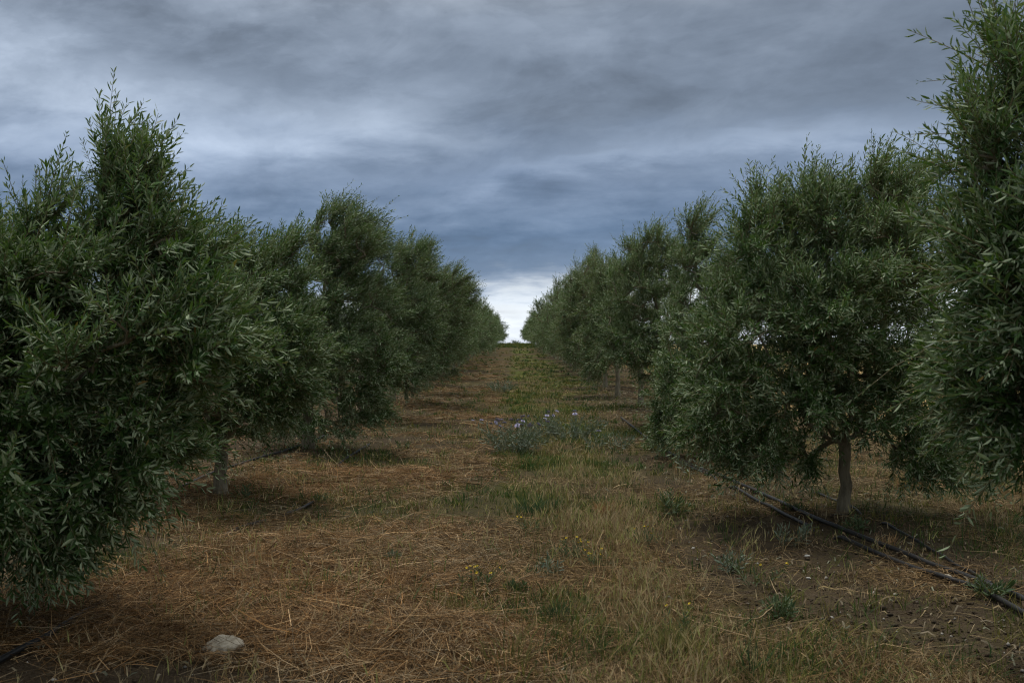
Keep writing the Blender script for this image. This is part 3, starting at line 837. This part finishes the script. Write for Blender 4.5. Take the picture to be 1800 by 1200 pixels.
# next row beyond the left one, seen only through its gaps
for k in range(12):
    y = 8 + k * 4.6
    pool, key = (MID, 'mid') if y < 30 else (FAR, 'far')
    j = tr.randrange(len(pool)); s = tr.uniform(.85, .98)
    xx = -8.6 + tr.uniform(-.15, .15)
    put(pool, key, j, (xx, y, float(gz(xx, y))), 'olive tree of the next row, half hidden behind the left row', 'olive trees of the row behind the left row', tr.uniform(0, 6.28), s, s)
# the rows run on past the camera and shade the near ground
for (xx, y, grp, word) in ((-3.0, .6, GL, 'left'), (3.05, -.3, GR, 'right')):
    put(MID, 'mid', 0 if xx < 0 else 3, (xx, y, float(gz(xx, y))), 'olive tree of the %s row standing just outside the view' % word, grp, tr.uniform(0, 6), .9, .9)

# ------------------------------------------------------------------ hoses
def hose(pix, r, label, lift=.018, ext=None, sink=None):
    P = [np.array(on_ground(px, py)) for px, py in pix]
    if ext: P = ([np.array((e[0], e[1], float(gz(e[0], e[1])))) for e in ext[0]] + P + [np.array((e[0], e[1], float(gz(e[0], e[1])))) for e in ext[1]])
    P = np.array(P)
    seg = np.linspace(0, len(P) - 1, len(P) * 6)
    i0 = np.minimum(seg.astype(int), len(P) - 2); f = (seg - i0)[:, None]
    L = P[i0] * (1 - f) + P[i0 + 1] * f
    for _ in range(22): L[1:-1] = (L[:-2] + 2 * L[1:-1] + L[2:]) / 4
    L[:, 2] = gz(L[:, 0], L[:, 1])
    for _ in range(5): L[1:-1, 2] = (L[:-2, 2] + 2 * L[1:-1, 2] + L[2:, 2]) / 4
    L[:, 2] += r * .7 + .008 + lift * vnoise(L[:, 0], L[:, 1], .8, 5)
    if sink:
        for (cy, w_) in sink: L[:, 2] -= .07 * np.exp(-((L[:, 1] - cy) / w_) ** 4)
    v, q = tube(L, np.full(len(L), r), 10)
    caps = [np.arange(10)[None, ::-1], np.arange(10)[None] + len(v) - 10]
    o = link_mesh('drip_hose', mesh_np('drip_hose', v, [q] + caps, [M_HOSE], smooth=[True] * len(q) + [False] * 2))
    tag(o, label, 'hose', 'black irrigation hoses on the ground')
    return o
hose([(1200, 814), (1245, 833), (1283, 847), (1318, 863), (1387, 897), (1455, 926), (1507, 949), (1576, 975), (1645, 1002), (1714, 1026), (1766, 1047), (1800, 1059)], .017,
     'thick black hose passing close in front of the bare straight trunk', ext=([(2.05, 19.0), (2.1, 15.5)], [(2.75, 5.2), (2.9, 4.0)]))
hose([(1266, 845), (1294, 866), (1335, 890), (1373, 909), (1407, 925), (1445, 940), (1490, 957), (1542, 980), (1586, 997), (1628, 1012), (1669, 1026), (1731, 1042)], .0155,
     'black hose nearest the path on the right, a round pale stone beside it', ext=([(2.0, 13)], [(2.62, 5.4), (2.65, 4.2)]), sink=[(7.45, .22), (10.3, .3)])
hose([(1349, 820), (1387, 844), (1421, 864), (1469, 887), (1511, 902), (1559, 926), (1593, 947), (1635, 973), (1662, 987), (1690, 1004), (1731, 1028)], .011,
     'thin black hose winding behind the bare straight trunk', ext=([(2.95, 14.5)], [(2.78, 5.8)]), sink=[(9.9, .5), (8.0, .25)])
hose([(0, 1168), (40, 1148), (80, 1128), (130, 1098), (300, 980), (406, 937), (437, 928), (465, 919), (496, 912), (527, 901), (556, 885), (575, 862), (587, 822), (610, 808)], .015,
     'black hose half buried in straw under the left trees', ext=([(-2.45, 3.4)], [(-2.1, 14.5)]), sink=[(6.5, .95), (8.35, .12), (10.6, 1.2)])
hose([(401, 826), (432, 815), (478, 802), (514, 791)], .016, 'black hose lying between the two nearest trunks on the left', ext=([(-3.3, 9.9)], [(-2.95, 15.5)]))

# ------------------------------------------------------------------ stones
def stone_mesh(name, sx, sy, sz, seed, mat, rough=.30):
    import bmesh
    bm = bmesh.new(); bmesh.ops.create_icosphere(bm, subdivisions=4, radius=1)
    r = np.random.default_rng(seed)
    planes = [(unit(r.normal(0, 1, 3)), r.uniform(.62, .9)) for _ in range(9)]
    for vv in bm.verts:
        p = np.array(vv.co)
        for nn, k in planes:
            t = np.dot(p, nn)
            if t > k: p = p - nn * (t - k) * .85
        q = p * 3.1
        p = p * (1 + rough * (vnoise(q[0] + q[2], q[1] - q[2], 1.2, seed) - .5) + rough * .5 * (vnoise(q[0] - q[2], q[1] + q[2] * .7, 4.1, seed) - .5))
        vv.co = (p[0] * sx, p[1] * sy, p[2] * sz)
    me = bpy.data.meshes.new(name); bm.to_mesh(me); bm.free()
    me.polygons.foreach_set('use_smooth', np.ones(len(me.polygons), bool)); me.materials.append(mat)
    return me
gx, gy, g_ = on_ground(390, 1150)
o = link_mesh('rock', stone_mesh('rock', .112, .09, .062, 4, M_STONE), loc=(gx, gy, g_ + .022)); o.rotation_euler = (.15, -.1, .3)
tag(o, 'flat pale limestone rock lying in the straw', 'rock')
gx, gy, g_ = on_ground(1664, 1020)
o = link_mesh('stone', stone_mesh('stone', .027, .024, .02, 8, M_STONE), loc=(gx, gy, g_ + .02))
tag(o, 'small round yellowish stone beside a black hose', 'stone')
ST = [(1421, 1017, .013, 'small white stone on bare soil left of the hoses'), (1573, 1045, .012, 'white stone on bare soil below the yellowish stone'), (1418, 978, .016, 'flat whitish stone chip near dry grass by the hoses'),
      (1218, 964, .011, 'pale pebble among dry stems, farthest left of the white stones'), (1462, 1085, .009, 'tiny white pebble lowest on the bare soil patch')]
for i, (px, py, r_, lab) in enumerate(ST):
    gx, gy, g_ = on_ground(px, py)
    o = link_mesh('stone', stone_mesh('pebble_%d' % i, r_ * 1.3, r_, r_ * .6, 20 + i, M_PEBBLE), loc=(gx, gy, g_ + r_ * .45)); o.rotation_euler = (0, .2, i * 1.3)
    tag(o, lab, 'stone', 'small pale stones on the soil')

# ------------------------------------------------------------------ weeds
def weed_foliage(name, n_stems, h, spread, leaf, nl, mat, wr=.25, seed=0, lean=.5):
    global rng
    keep = rng; rng = np.random.default_rng(seed)
    a = rng.random(n_stems) * 2 * PI; rr = np.sqrt(rng.random(n_stems)) * spread
    p0 = np.stack([np.cos(a) * rr * .35, np.sin(a) * rr * .35, np.full(n_stems, -.01)], 1)
    d = unit(np.stack([np.cos(a) * lean * rr / max(spread, .01), np.sin(a) * lean * rr / max(spread, .01), np.ones(n_stems)], 1) + rng.normal(0, .12, (n_stems, 3)))
    ln = h * rng.uniform(.6, 1.05, n_stems)
    v, q, t, line = shoots_to_leaves(p0, d, ln, rng.uniform(0, .5, n_stems), np.zeros((n_stems, 3)), nl, leaf, False, rng.uniform(.2, .8, n_stems))
    rv, rq = lines_to_ribbons(line, .0025)
    me = mesh_np(name, np.concatenate([v, rv]), [np.concatenate([q, rq + len(v)])], [mat, M_TWIG], mat_idx=[0] * len(q) + [1] * len(rq), attrs={'tint': np.concatenate([t, np.zeros(len(rv))])})
    tips = line[:, -1].copy()
    rng = keep
    return me, tips

def flower_mesh(name, rad, petals, mat, up=.25, seed=0):
    r = np.random.default_rng(seed)
    vs, qs = [], []
    for ring in range(2):
        for k in range(petals):
            a = k / petals * 2 * PI + ring * .4 + r.normal(0, .08); L = rad * (1 - .3 * ring) * r.uniform(.85, 1.1)
            u = up + .5 * ring
            d = np.array([math.cos(a), math.sin(a), u]); s = np.array([-math.sin(a), math.cos(a), 0])
            b = len(vs)
            vs += [d * 0 + [0, 0, rad * .1], d * L * .6 - s * L * .26, d * L, d * L * .6 + s * L * .26]
            qs.append((b, b + 1, b + 2, b + 3))
    # a small domed centre
    b = len(vs); m = 8
    for k in range(m): vs.append(np.array([math.cos(k / m * 2 * PI) * rad * .3, math.sin(k / m * 2 * PI) * rad * .3, rad * .12]))
    for k in range(m): vs.append(np.array([math.cos(k / m * 2 * PI) * rad * .16, math.sin(k / m * 2 * PI) * rad * .16, rad * .3]))
    for k in range(m): qs.append((b + k, b + (k + 1) % m, b + m + (k + 1) % m, b + m + k))
    return mesh_np(name, np.array(vs), [np.array(qs)], [mat])
FL_P = flower_mesh('purple_flower', .034, 9, M_PURPLE, seed=1)
FL_Y = flower_mesh('yellow_flower', .014, 7, M_YELLOW, up=.35, seed=2)

def weed(name, cat, pix, label, group, foliage_args, flower=None, n_fl=0, fs=1.0, rz=0.0, pts=None):
    gx, gy, g_ = on_ground(*pix)
    t = empty(name, (gx, gy, g_), rz); tag(t, label, cat, group)
    me, tips = weed_foliage(name + '_foliage', **foliage_args)
    link_mesh('foliage', me, t)
    r = random.Random(foliage_args.get('seed', 0))
    if flower:
        order = np.argsort(-tips[:, 2])[:n_fl]
        for i in order:
            p = tips[i]
            f = link_mesh('flower', flower, t, loc=tuple(p + np.array([0, 0, .004])))
            f.rotation_euler = (r.uniform(-.7, .5) + .5, r.uniform(-.5, .5), r.uniform(0, 6)); s = fs * r.uniform(.75, 1.15); f.scale = (s, s, s)
    return t
GP = 'purple flowering weeds in the middle of the path'
weed('flowering_weed', 'weed', (905, 796), 'bushy weed covered in purple flowers in the middle of the path', GP, dict(n_stems=85, h=.62, spread=.62, leaf=.075, nl=10, mat=M_WEEDGREY, seed=1, lean=1.15), FL_P, 20, 1.35)
weed('flowering_weed', 'weed', (950, 772), 'grey green weed with few flowers just right of the purple bush', GP, dict(n_stems=40, h=.40, spread=.5, leaf=.075, nl=8, mat=M_WEEDGREY, seed=2, lean=1.2), FL_P, 3, 1.2)
weed('flowering_weed', 'weed', (1048, 790), 'single stemmed weed topped with one bright purple flower', GP, dict(n_stems=14, h=.30, spread=.25, leaf=.075, nl=7, mat=M_WEEDGREY, seed=3, lean=.7), FL_P, 1, 1.5)
weed('flowering_weed', 'weed', (1000, 775), 'low leafy weed with three dull purple flowers behind the bright one', GP, dict(n_stems=70, h=.55, spread=.6, leaf=.075, nl=9, mat=M_WEEDGREY, seed=4, lean=1.2), FL_P, 4, 1.3)
weed('leafy_weed', 'weed', (1085, 790), 'grey leafy weed without flowers right of the single purple flower', None, dict(n_stems=14, h=.28, spread=.25, leaf=.09, nl=6, mat=M_WEEDGREY, seed=5, lean=.8))
weed('leafy_weed', 'weed', (880, 690), 'dark shrubby weed farther up the path behind the purple bush', None, dict(n_stems=40, h=.45, spread=.5, leaf=.10, nl=7, mat=M_WEEDGREY, seed=6, lean=1.0))
GY_ = 'yellow flowering weeds in the path grass'
YW = [((840, 1035), 'weed with a cluster of yellow flowers in front of the straw', 16, 8), ((1000, 985), 'green weed dotted yellow in the thick of the dry barley', 22, 9),
      ((1055, 1000), 'yellow flowered weed right of the one deep in the barley', 14, 6), ((1135, 960), 'yellow flowered weed beside bare soil near the barley edge', 16, 6),
      ((1330, 1030), 'thin weed with three yellow flowers near the bare soil patch', 10, 3), ((1195, 1118), 'low weed with two yellow flowers among tangled brown stems', 12, 3), ((930, 935), 'small yellow flowered weed in front of a dark green tuft', 8, 3)]
for i, (p, lab, ns, nf) in enumerate(YW):
    weed('flowering_weed', 'weed', p, lab, GY_, dict(n_stems=ns, h=.17 if i != 4 else .2, spread=.16, leaf=.035, nl=7, mat=M_WEED, seed=30 + i, lean=.8), FL_Y, nf, .72)
GW = 'green leafy weeds on the ground'
LW = [((1385, 960), 'greyish upright weed standing left of the hoses', 9, .20, .07, M_WEEDGREY), ((1285, 1005), 'feathery silver weed left of the bare soil patch', 18, .15, .05, M_WEEDGREY), ((1735, 1050), 'green weed tuft growing against the hoses at right', 14, .13, .06, M_WEED),
      ((1160, 795), 'dark leafy sucker at the crown skirt beside the right row', 22, .34, .07, M_WEED), ((1215, 835), 'pale leafy weed where the hoses disappear under the trees', 14, .26, .07, M_WEEDGREY), ((430, 882), 'small leafy sprout beside the forked trunk on the left', 7, .16, .07, M_WEED),
      ((566, 884), 'small green weed at the bend of the left hose', 10, .10, .05, M_WEED), ((1180, 905), 'dark green weed at the edge of the dry barley', 22, .22, .06, M_WEED), ((710, 790), 'lone dark green weed in the straw at left of the path', 10, .14, .06, M_WEED),
      ((735, 690), 'low green weed on straw near the left crowns', 16, .16, .07, M_WEED), ((640, 690), 'leafy weed in the shade under the left crowns', 18, .26, .07, M_WEED), ((1400, 900), 'small green weed close to the thin hose behind the trunk', 12, .12, .05, M_WEED),
      ((1330, 850), 'green weed growing between the hoses and low branches', 16, .18, .06, M_WEED), ((1505, 930), 'dark weed patch just right of the bare trunk foot', 16, .10, .05, M_WEED), ((905, 1042), 'flat green weed rosette on bare soil beside the barley', 16, .07, .05, M_WEED),
      ((960, 1015), 'bluish green weed left of the dark grass tuft', 12, .16, .045, M_WEEDGREY), ((690, 985), 'low grey green weed mat spread over the straw', 24, .06, .045, M_WEEDGREY), ((1370, 1085), 'sprawling weed among tangled brown stems by the soil', 20, .12, .06, M_WEED)]
for i, (p, lab, ns, h, lf, mt) in enumerate(LW):
    weed('leafy_weed', 'weed', p, lab, GW, dict(n_stems=ns, h=h, spread=h * .8, leaf=lf, nl=6, mat=mt, seed=60 + i, lean=1.0 if h < .15 else .6))

def tuft(pix, h, n, spread, cols, label, group):
    global rng
    keep = rng; rng = np.random.default_rng(int(pix[0] * 7 + pix[1]))
    gx, gy, g_ = on_ground(*pix)
    p = np.stack([rng.normal(0, spread, n), rng.normal(0, spread, n), np.full(n, -.008)], 1)
    c = np.array(cols)[rng.integers(0, len(cols), n)] * rng.uniform(.7, 1.15, n)[:, None]
    v, q, cc = blades(p, h * rng.uniform(.5, 1.1, n), rng.uniform(.003, .0055, n), np.arctan2(p[:, 1], p[:, 0]) + rng.normal(0, .5, n), rng.uniform(0, .35, n), rng.uniform(0, .6, n), c * .8, c * 1.15)
    o = link_mesh('grass_tuft', mesh_np('grass_tuft', v, [q], [M_GRASS], attrs={'col': cc}), loc=(gx, gy, g_))
    rng = keep
    return tag(o, label, 'grass tuft', group)
DG = [(.045, .10, .045), (.05, .115, .04), (.07, .12, .05)]; YG = [(.20, .19, .06), (.28, .24, .09), (.15, .16, .05)]; OR = [(.46, .28, .12), (.55, .36, .18), (.36, .2, .09)]
GT = 'separate grass tufts on the path'
tuft((975, 1090), .13, 110, .028, DG, 'dense blue green grass tuft in the lower middle of the path', GT)
tuft((928, 905), .20, 120, .05, DG, 'tall dark green grass tuft at the left edge of the barley', GT)
tuft((965, 900), .18, 80, .05, DG, 'dark green grass tuft right of the tall one', GT)
tuft((806, 1085), .17, 90, .05, YG, 'yellow green grass tuft on its own left of the path middle', GT)
tuft((690, 1030), .13, 90, .035, OR, 'rusty dry grass tuft on the straw left of the path', GT)
tuft((890, 1175), .20, 60, .05, YG, 'tall yellow green tuft at the bottom of the picture by the straw heap', GT)
tuft((455, 845), .16, 110, .06, OR, 'orange dry grass tuft on straw beside the forked trunk', GT)
tuft((1325, 1185), .22, 36, .03, DG, 'narrow green tuft at the bottom right of the barley', GT)
tuft((1065, 905), .17, 150, .05, OR, 'pale dry barley clump in the middle of the strip', GT)
tuft((1180, 1150), .2, 120, .05, YG, 'broad greenish barley clump at the lower right of the strip', GT)
tuft((1560, 960), .11, 50, .03, OR, 'pale dry tuft growing between the two thick hoses', GT)
tuft((1600, 860), .2, 200, .07, YG + OR, 'wide yellowish tuft right of the bare trunk', GT)

# ------------------------------------------------------------------ long dry stems
def stem(pix, label, r=.004, lift=.03, forks=()):
    P = [np.array(on_ground(px, py)) for px, py in pix]
    A = Acc()
    def line(Q, hs):
        Q = np.array(Q); s_ = np.linspace(0, len(Q) - 1, len(Q) * 5); i0 = np.minimum(s_.astype(int), len(Q) - 2); f = (s_ - i0)[:, None]
        L = Q[i0] * (1 - f) + Q[i0 + 1] * f
        for _ in range(2): L[1:-1] = (L[:-2] + 2 * L[1:-1] + L[2:]) / 4
        L[:, 2] = gz(L[:, 0], L[:, 1]) + np.interp(s_, np.arange(len(hs)), hs)
        A.add(*tube(L, np.linspace(r, r * .55, len(L)), 5))
    line(P, [lift] * len(P))
    for fk in forks: line([np.array(on_ground(px, py)) for px, py in fk], [lift] * len(fk))
    v, q = A.get()
    o = link_mesh('dry_stem', mesh_np('dry_stem', v, [q], [M_DRYSTEM], smooth=True))
    return tag(o, label, 'dry stem', 'long dry stems lying on the ground')
stem([(722, 842), (706, 812), (695, 795), (684, 775)], 'forked pale dry stem lying in the straw left of the path', forks=[[(695, 795), (704, 778)]])
stem([(165, 1195), (200, 1140), (230, 1110), (290, 1095)], 'long bent dry stem on the straw left of the pale rock', forks=[[(200, 1140), (235, 1112)]])
stem([(600, 1168), (650, 1148), (700, 1142), (745, 1120)], 'whitish dry stem lying along the straw heap', r=.005)
stem([(1250, 1095), (1330, 1110), (1370, 1070), (1352, 1030)], 'bent brown stem arching over weeds by the bare soil', lift=.06)
stem([(1180, 1085), (1290, 1130), (1375, 1145)], 'straight brown stem in the tangle right of the barley', lift=.05)
stem([(1435, 1168), (1500, 1195), (1530, 1205)], 'pale dry stem on dark soil at the lower right', lift=.03)
stem([(830, 956), (856, 950), (880, 955)], 'short arched pale stem in the middle of the path', lift=.03)
stem([(640, 1065), (700, 1060), (800, 1052)], 'thin straight straw stem left of the yellow flowers', r=.003, lift=.03)

# dark bit of bark on the path
gx, gy, g_ = on_ground(765, 1015)
v, q = tube(np.array([(-.05, 0, .012), (-.02, .004, .016), (.02, .002, .015), (.05, -.004, .012)]), [.008, .013, .012, .006], 7)
o = link_mesh('bark_piece', mesh_np('bark_piece', v, [q], [M_HOSE], smooth=True), loc=(gx, gy, g_)); o.rotation_euler = (0, 0, .15)
tag(o, 'short dark stick on the soil left of yellow flowers', 'stick')

# little shrub on the crest where the path ends
gx, gy = .35, 148.0
t = empty('crest_shrub', (gx, gy, float(gz(gx, gy)))); tag(t, 'tiny dark shrub on the crest where the path ends', 'shrub')
me, _ = weed_foliage('crest_shrub_foliage', n_stems=40, h=.9, spread=.7, leaf=.22, nl=6, mat=M_WEED, seed=99, lean=.8)
link_mesh('foliage', me, t)

# ------------------------------------------------------------------ sky
SUN_EL, SUN_AZ = R(68), R(345)     # azimuth clockwise from +Y: high, ahead and to the left
world = bpy.data.worlds.new('World'); scene.world = world; world.use_nodes = True
nt = world.node_tree; nt.nodes.clear()
tc = nd(nt, 'ShaderNodeTexCoord')
sx = nd(nt, 'ShaderNodeSeparateXYZ'); nt.links.new(tc.outputs['Generated'], sx.inputs[0])
X, Y, Z = sx.outputs
hyp = mth(nt, 'SQRT', mth(nt, 'ADD', mth(nt, 'MULTIPLY', X, X), mth(nt, 'MULTIPLY', Y, Y)))
vel = mth(nt, 'DIVIDE', Z, mth(nt, 'MAXIMUM', hyp, .001))      # tangent of the elevation
az = mth(nt, 'ARCTAN2', X, Y)                                  # azimuth from straight up the path
# cloud layer overhead: project the direction on a flat ceiling
k = mth(nt, 'DIVIDE', 1.0, mth(nt, 'ADD', mth(nt, 'MAXIMUM', Z, 0), .16))
cx = nd(nt, 'ShaderNodeCombineXYZ')
nt.links.new(mth(nt, 'MULTIPLY', X, k), cx.inputs[0]); nt.links.new(mth(nt, 'MULTIPLY', Y, k), cx.inputs[1])
def wnoise(scale, rot, stretch, det=7, ro=.55, dist=.3, off=(0, 0, 0)):
    mp = nd(nt, 'ShaderNodeMapping'); mp.inputs['Rotation'].default_value = (0, 0, rot); mp.inputs['Scale'].default_value = stretch; mp.inputs['Location'].default_value = off
    nt.links.new(cx.outputs[0], mp.inputs[0])
    n = nd(nt, 'ShaderNodeTexNoise'); n.inputs['Scale'].default_value = scale; n.inputs['Detail'].default_value = det
    n.inputs['Roughness'].default_value = ro; n.inputs['Distortion'].default_value = dist
    nt.links.new(mp.outputs[0], n.inputs['Vector']); return n.outputs['Fac']
nA = wnoise(1.9, .25, (1, 1.25, 1), det=9, ro=.55, dist=.25, off=(3.1, .7, 0))
nB = wnoise(5.0, .25, (1, 1.15, 1), det=9, ro=.55, dist=.3, off=(1.1, 5.7, 0))
nC = wnoise(.45, .1, (1, 1, 1), det=4, off=(7, 2, 0))
lowaz = mth(nt, 'MULTIPLY', mth(nt, 'MAXIMUM', mth(nt, 'MINIMUM', az, .10), -.10), mth(nt, 'MAXIMUM', mth(nt, 'SUBTRACT', .22, mth(nt, 'MULTIPLY', vel, 1.4)), 0.0))
vp = mth(nt, 'ADD', mth(nt, 'SUBTRACT', vel, lowaz), mth(nt, 'ADD', mth(nt, 'MULTIPLY', mth(nt, 'SUBTRACT', nA, .5), .05), mth(nt, 'MULTIPLY', mth(nt, 'SUBTRACT', nB, .5), .04)))
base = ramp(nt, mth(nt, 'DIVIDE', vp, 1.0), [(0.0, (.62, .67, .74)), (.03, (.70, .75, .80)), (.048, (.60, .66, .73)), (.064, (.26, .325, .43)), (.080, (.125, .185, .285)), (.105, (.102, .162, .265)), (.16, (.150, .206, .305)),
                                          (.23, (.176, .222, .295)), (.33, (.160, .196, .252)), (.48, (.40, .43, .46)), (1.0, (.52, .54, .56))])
def gauss(a0, v0, sa, sv, tilt=0.0):
    da = mth(nt, 'SUBTRACT', az, a0); dv = mth(nt, 'SUBTRACT', mth(nt, 'SUBTRACT', vp, v0), mth(nt, 'MULTIPLY', da, tilt))
    e = mth(nt, 'ADD', mth(nt, 'POWER', mth(nt, 'ABSOLUTE', mth(nt, 'DIVIDE', da, sa)), 2.0), mth(nt, 'POWER', mth(nt, 'ABSOLUTE', mth(nt, 'DIVIDE', dv, sv)), 2.0))
    return mth(nt, 'EXPONENT', mth(nt, 'MULTIPLY', e, -1.0))
def azof(px): return math.atan((px - VPX) / F)
def vof(px, py): return (VPY - py) / F * math.cos(azof(px))
cy = nd(nt, 'ShaderNodeCombineXYZ'); nt.links.new(az, cy.inputs[0]); nt.links.new(mth(nt, 'SUBTRACT', mth(nt, 'MULTIPLY', vel, 2.0), mth(nt, 'MULTIPLY', az, .22)), cy.inputs[1])
def lump(scale, det, ro, off, dist):
    mp = nd(nt, 'ShaderNodeMapping'); mp.inputs['Location'].default_value = off
    nt.links.new(cy.outputs[0], mp.inputs[0])
    n = nd(nt, 'ShaderNodeTexNoise'); n.inputs['Scale'].default_value = scale; n.inputs['Detail'].default_value = det
    n.inputs['Roughness'].default_value = ro; n.inputs['Distortion'].default_value = dist
    nt.links.new(mp.outputs[0], n.inputs['Vector']); return n.outputs['Fac']
nL = ramp(nt, lump(6.5, 10, .58, (2.3, 4.4, 0), .35), [(.38, (0, 0, 0)), (.47, (.35, .35, .35)), (.53, (.66, .66, .66)), (.62, (1, 1, 1))], 'EASE')
nM = lump(19, 8, .6, (5.1, 1.2, 0), .5)
lumpy = mth(nt, 'ADD', mth(nt, 'MULTIPLY', mth(nt, 'SUBTRACT', nL, .45), .40), mth(nt, 'MULTIPLY', mth(nt, 'SUBTRACT', nM, .5), .42))
# heavier relief to the upper left, flatter rain cloud to the right and low down
relief = mth(nt, 'ADD', mth(nt, 'MULTIPLY', mth(nt, 'MULTIPLY', mth(nt, 'SUBTRACT', .5, mth(nt, 'MULTIPLY', az, 1.1)), mth(nt, 'MULTIPLY', vel, 3.4)), 1.0, clamp=True), .30)
gain = mth(nt, 'ADD', mth(nt, 'ADD', .48, mth(nt, 'MULTIPLY', lumpy, relief)), mth(nt, 'ADD', mth(nt, 'MULTIPLY', nA, .85), mth(nt, 'MULTIPLY', nB, .42)))
# unseen sky behind the camera, dimmed to darken the near trees' facing sides
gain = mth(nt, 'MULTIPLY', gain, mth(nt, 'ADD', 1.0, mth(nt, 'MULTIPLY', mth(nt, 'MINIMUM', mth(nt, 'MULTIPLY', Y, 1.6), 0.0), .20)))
ragged = lump(11, 9, .6, (8.2, 3.3, 0), .4)
for (px, py, sa, sv, tilt, amp) in ((130, 170, .17, .055, 0, .75), (640, 205, .11, .022, .16, .42), (420, 250, .12, .022, .1, .35), (100, 60, .14, .035, 0, .25), (330, 80, .10, .030, .05, -.38), (90, 215, .06, .020, 0, -.25),
                                    (1180, 262, .16, .013, .12, .26), (960, 295, .13, .014, .28, .24), (1400, 240, .1, .012, .05, .22), (1450, 140, .26, .055, .0, -.30), (930, 160, .12, .035, 0, -.12), (1560, 245, .1, .016, 0, .35),
                                    (950, 440, .3, .03, 0, -.10), (1050, 40, .12, .02, 0, .15), (700, 290, .1, .014, .1, -.12)):
    gain = mth(nt, 'ADD', gain, mth(nt, 'MULTIPLY', mth(nt, 'MULTIPLY', gauss(azof(px), vof(px, py), sa, sv, tilt), amp), mth(nt, 'ADD', .45, mth(nt, 'MULTIPLY', ragged, 1.1))))
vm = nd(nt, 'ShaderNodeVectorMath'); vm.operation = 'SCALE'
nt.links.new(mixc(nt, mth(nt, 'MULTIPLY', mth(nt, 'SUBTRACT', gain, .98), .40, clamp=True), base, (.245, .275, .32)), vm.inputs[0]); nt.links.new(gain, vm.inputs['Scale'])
sky = nd(nt, 'ShaderNodeTexSky'); sky.sky_type = 'NISHITA'; sky.sun_disc = False
sky.sun_elevation = SUN_EL; sky.sun_rotation = SUN_AZ
bg1 = nd(nt, 'ShaderNodeBackground'); nt.links.new(sky.outputs[0], bg1.inputs[0]); bg1.inputs[1].default_value = .05
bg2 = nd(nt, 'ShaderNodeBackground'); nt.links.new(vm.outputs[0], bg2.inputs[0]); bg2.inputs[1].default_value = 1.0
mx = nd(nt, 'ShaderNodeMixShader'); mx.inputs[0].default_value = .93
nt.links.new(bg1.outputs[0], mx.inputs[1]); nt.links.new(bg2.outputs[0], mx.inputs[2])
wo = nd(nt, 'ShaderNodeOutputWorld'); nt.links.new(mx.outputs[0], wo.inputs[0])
world.cycles.sampling_method = 'AUTOMATIC'

sl = bpy.data.lights.new('sun', 'SUN'); sl.energy = 1.5; sl.angle = R(12); sl.color = (1, .96, .90)
so = bpy.data.objects.new('sun', sl); COL.objects.link(so)
from mathutils import Vector
sd = Vector((math.sin(SUN_AZ) * math.cos(SUN_EL), math.cos(SUN_AZ) * math.cos(SUN_EL), math.sin(SUN_EL)))
so.rotation_euler = sd.to_track_quat('Z', 'Y').to_euler(); so.location = sd * 50

# ------------------------------------------------------------------ camera
cd = bpy.data.cameras.new('camera'); co = bpy.data.objects.new('camera', cd); COL.objects.link(co)
cd.sensor_width = 36; cd.lens = F / 1800 * 36; cd.clip_start = .05; cd.clip_end = 6000
co.location = (0, 0, CAM_H)
co.rotation_euler = (PI / 2 + math.atan(3 / F), 0, math.atan(3 / F))
cd.dof.use_dof = True; cd.dof.focus_distance = 11.0; cd.dof.aperture_fstop = 5.0
scene.camera = co

scene.view_settings.view_transform = 'Standard'; scene.view_settings.look = 'None'
scene.view_settings.exposure = 0.30; scene.view_settings.gamma = 1
scene.cycles.max_bounces = 6; scene.cycles.diffuse_bounces = 2; scene.cycles.glossy_bounces = 2; scene.cycles.transmission_bounces = 3
scene.cycles.use_denoising = True
scene.cycles.filter_width = 1.05
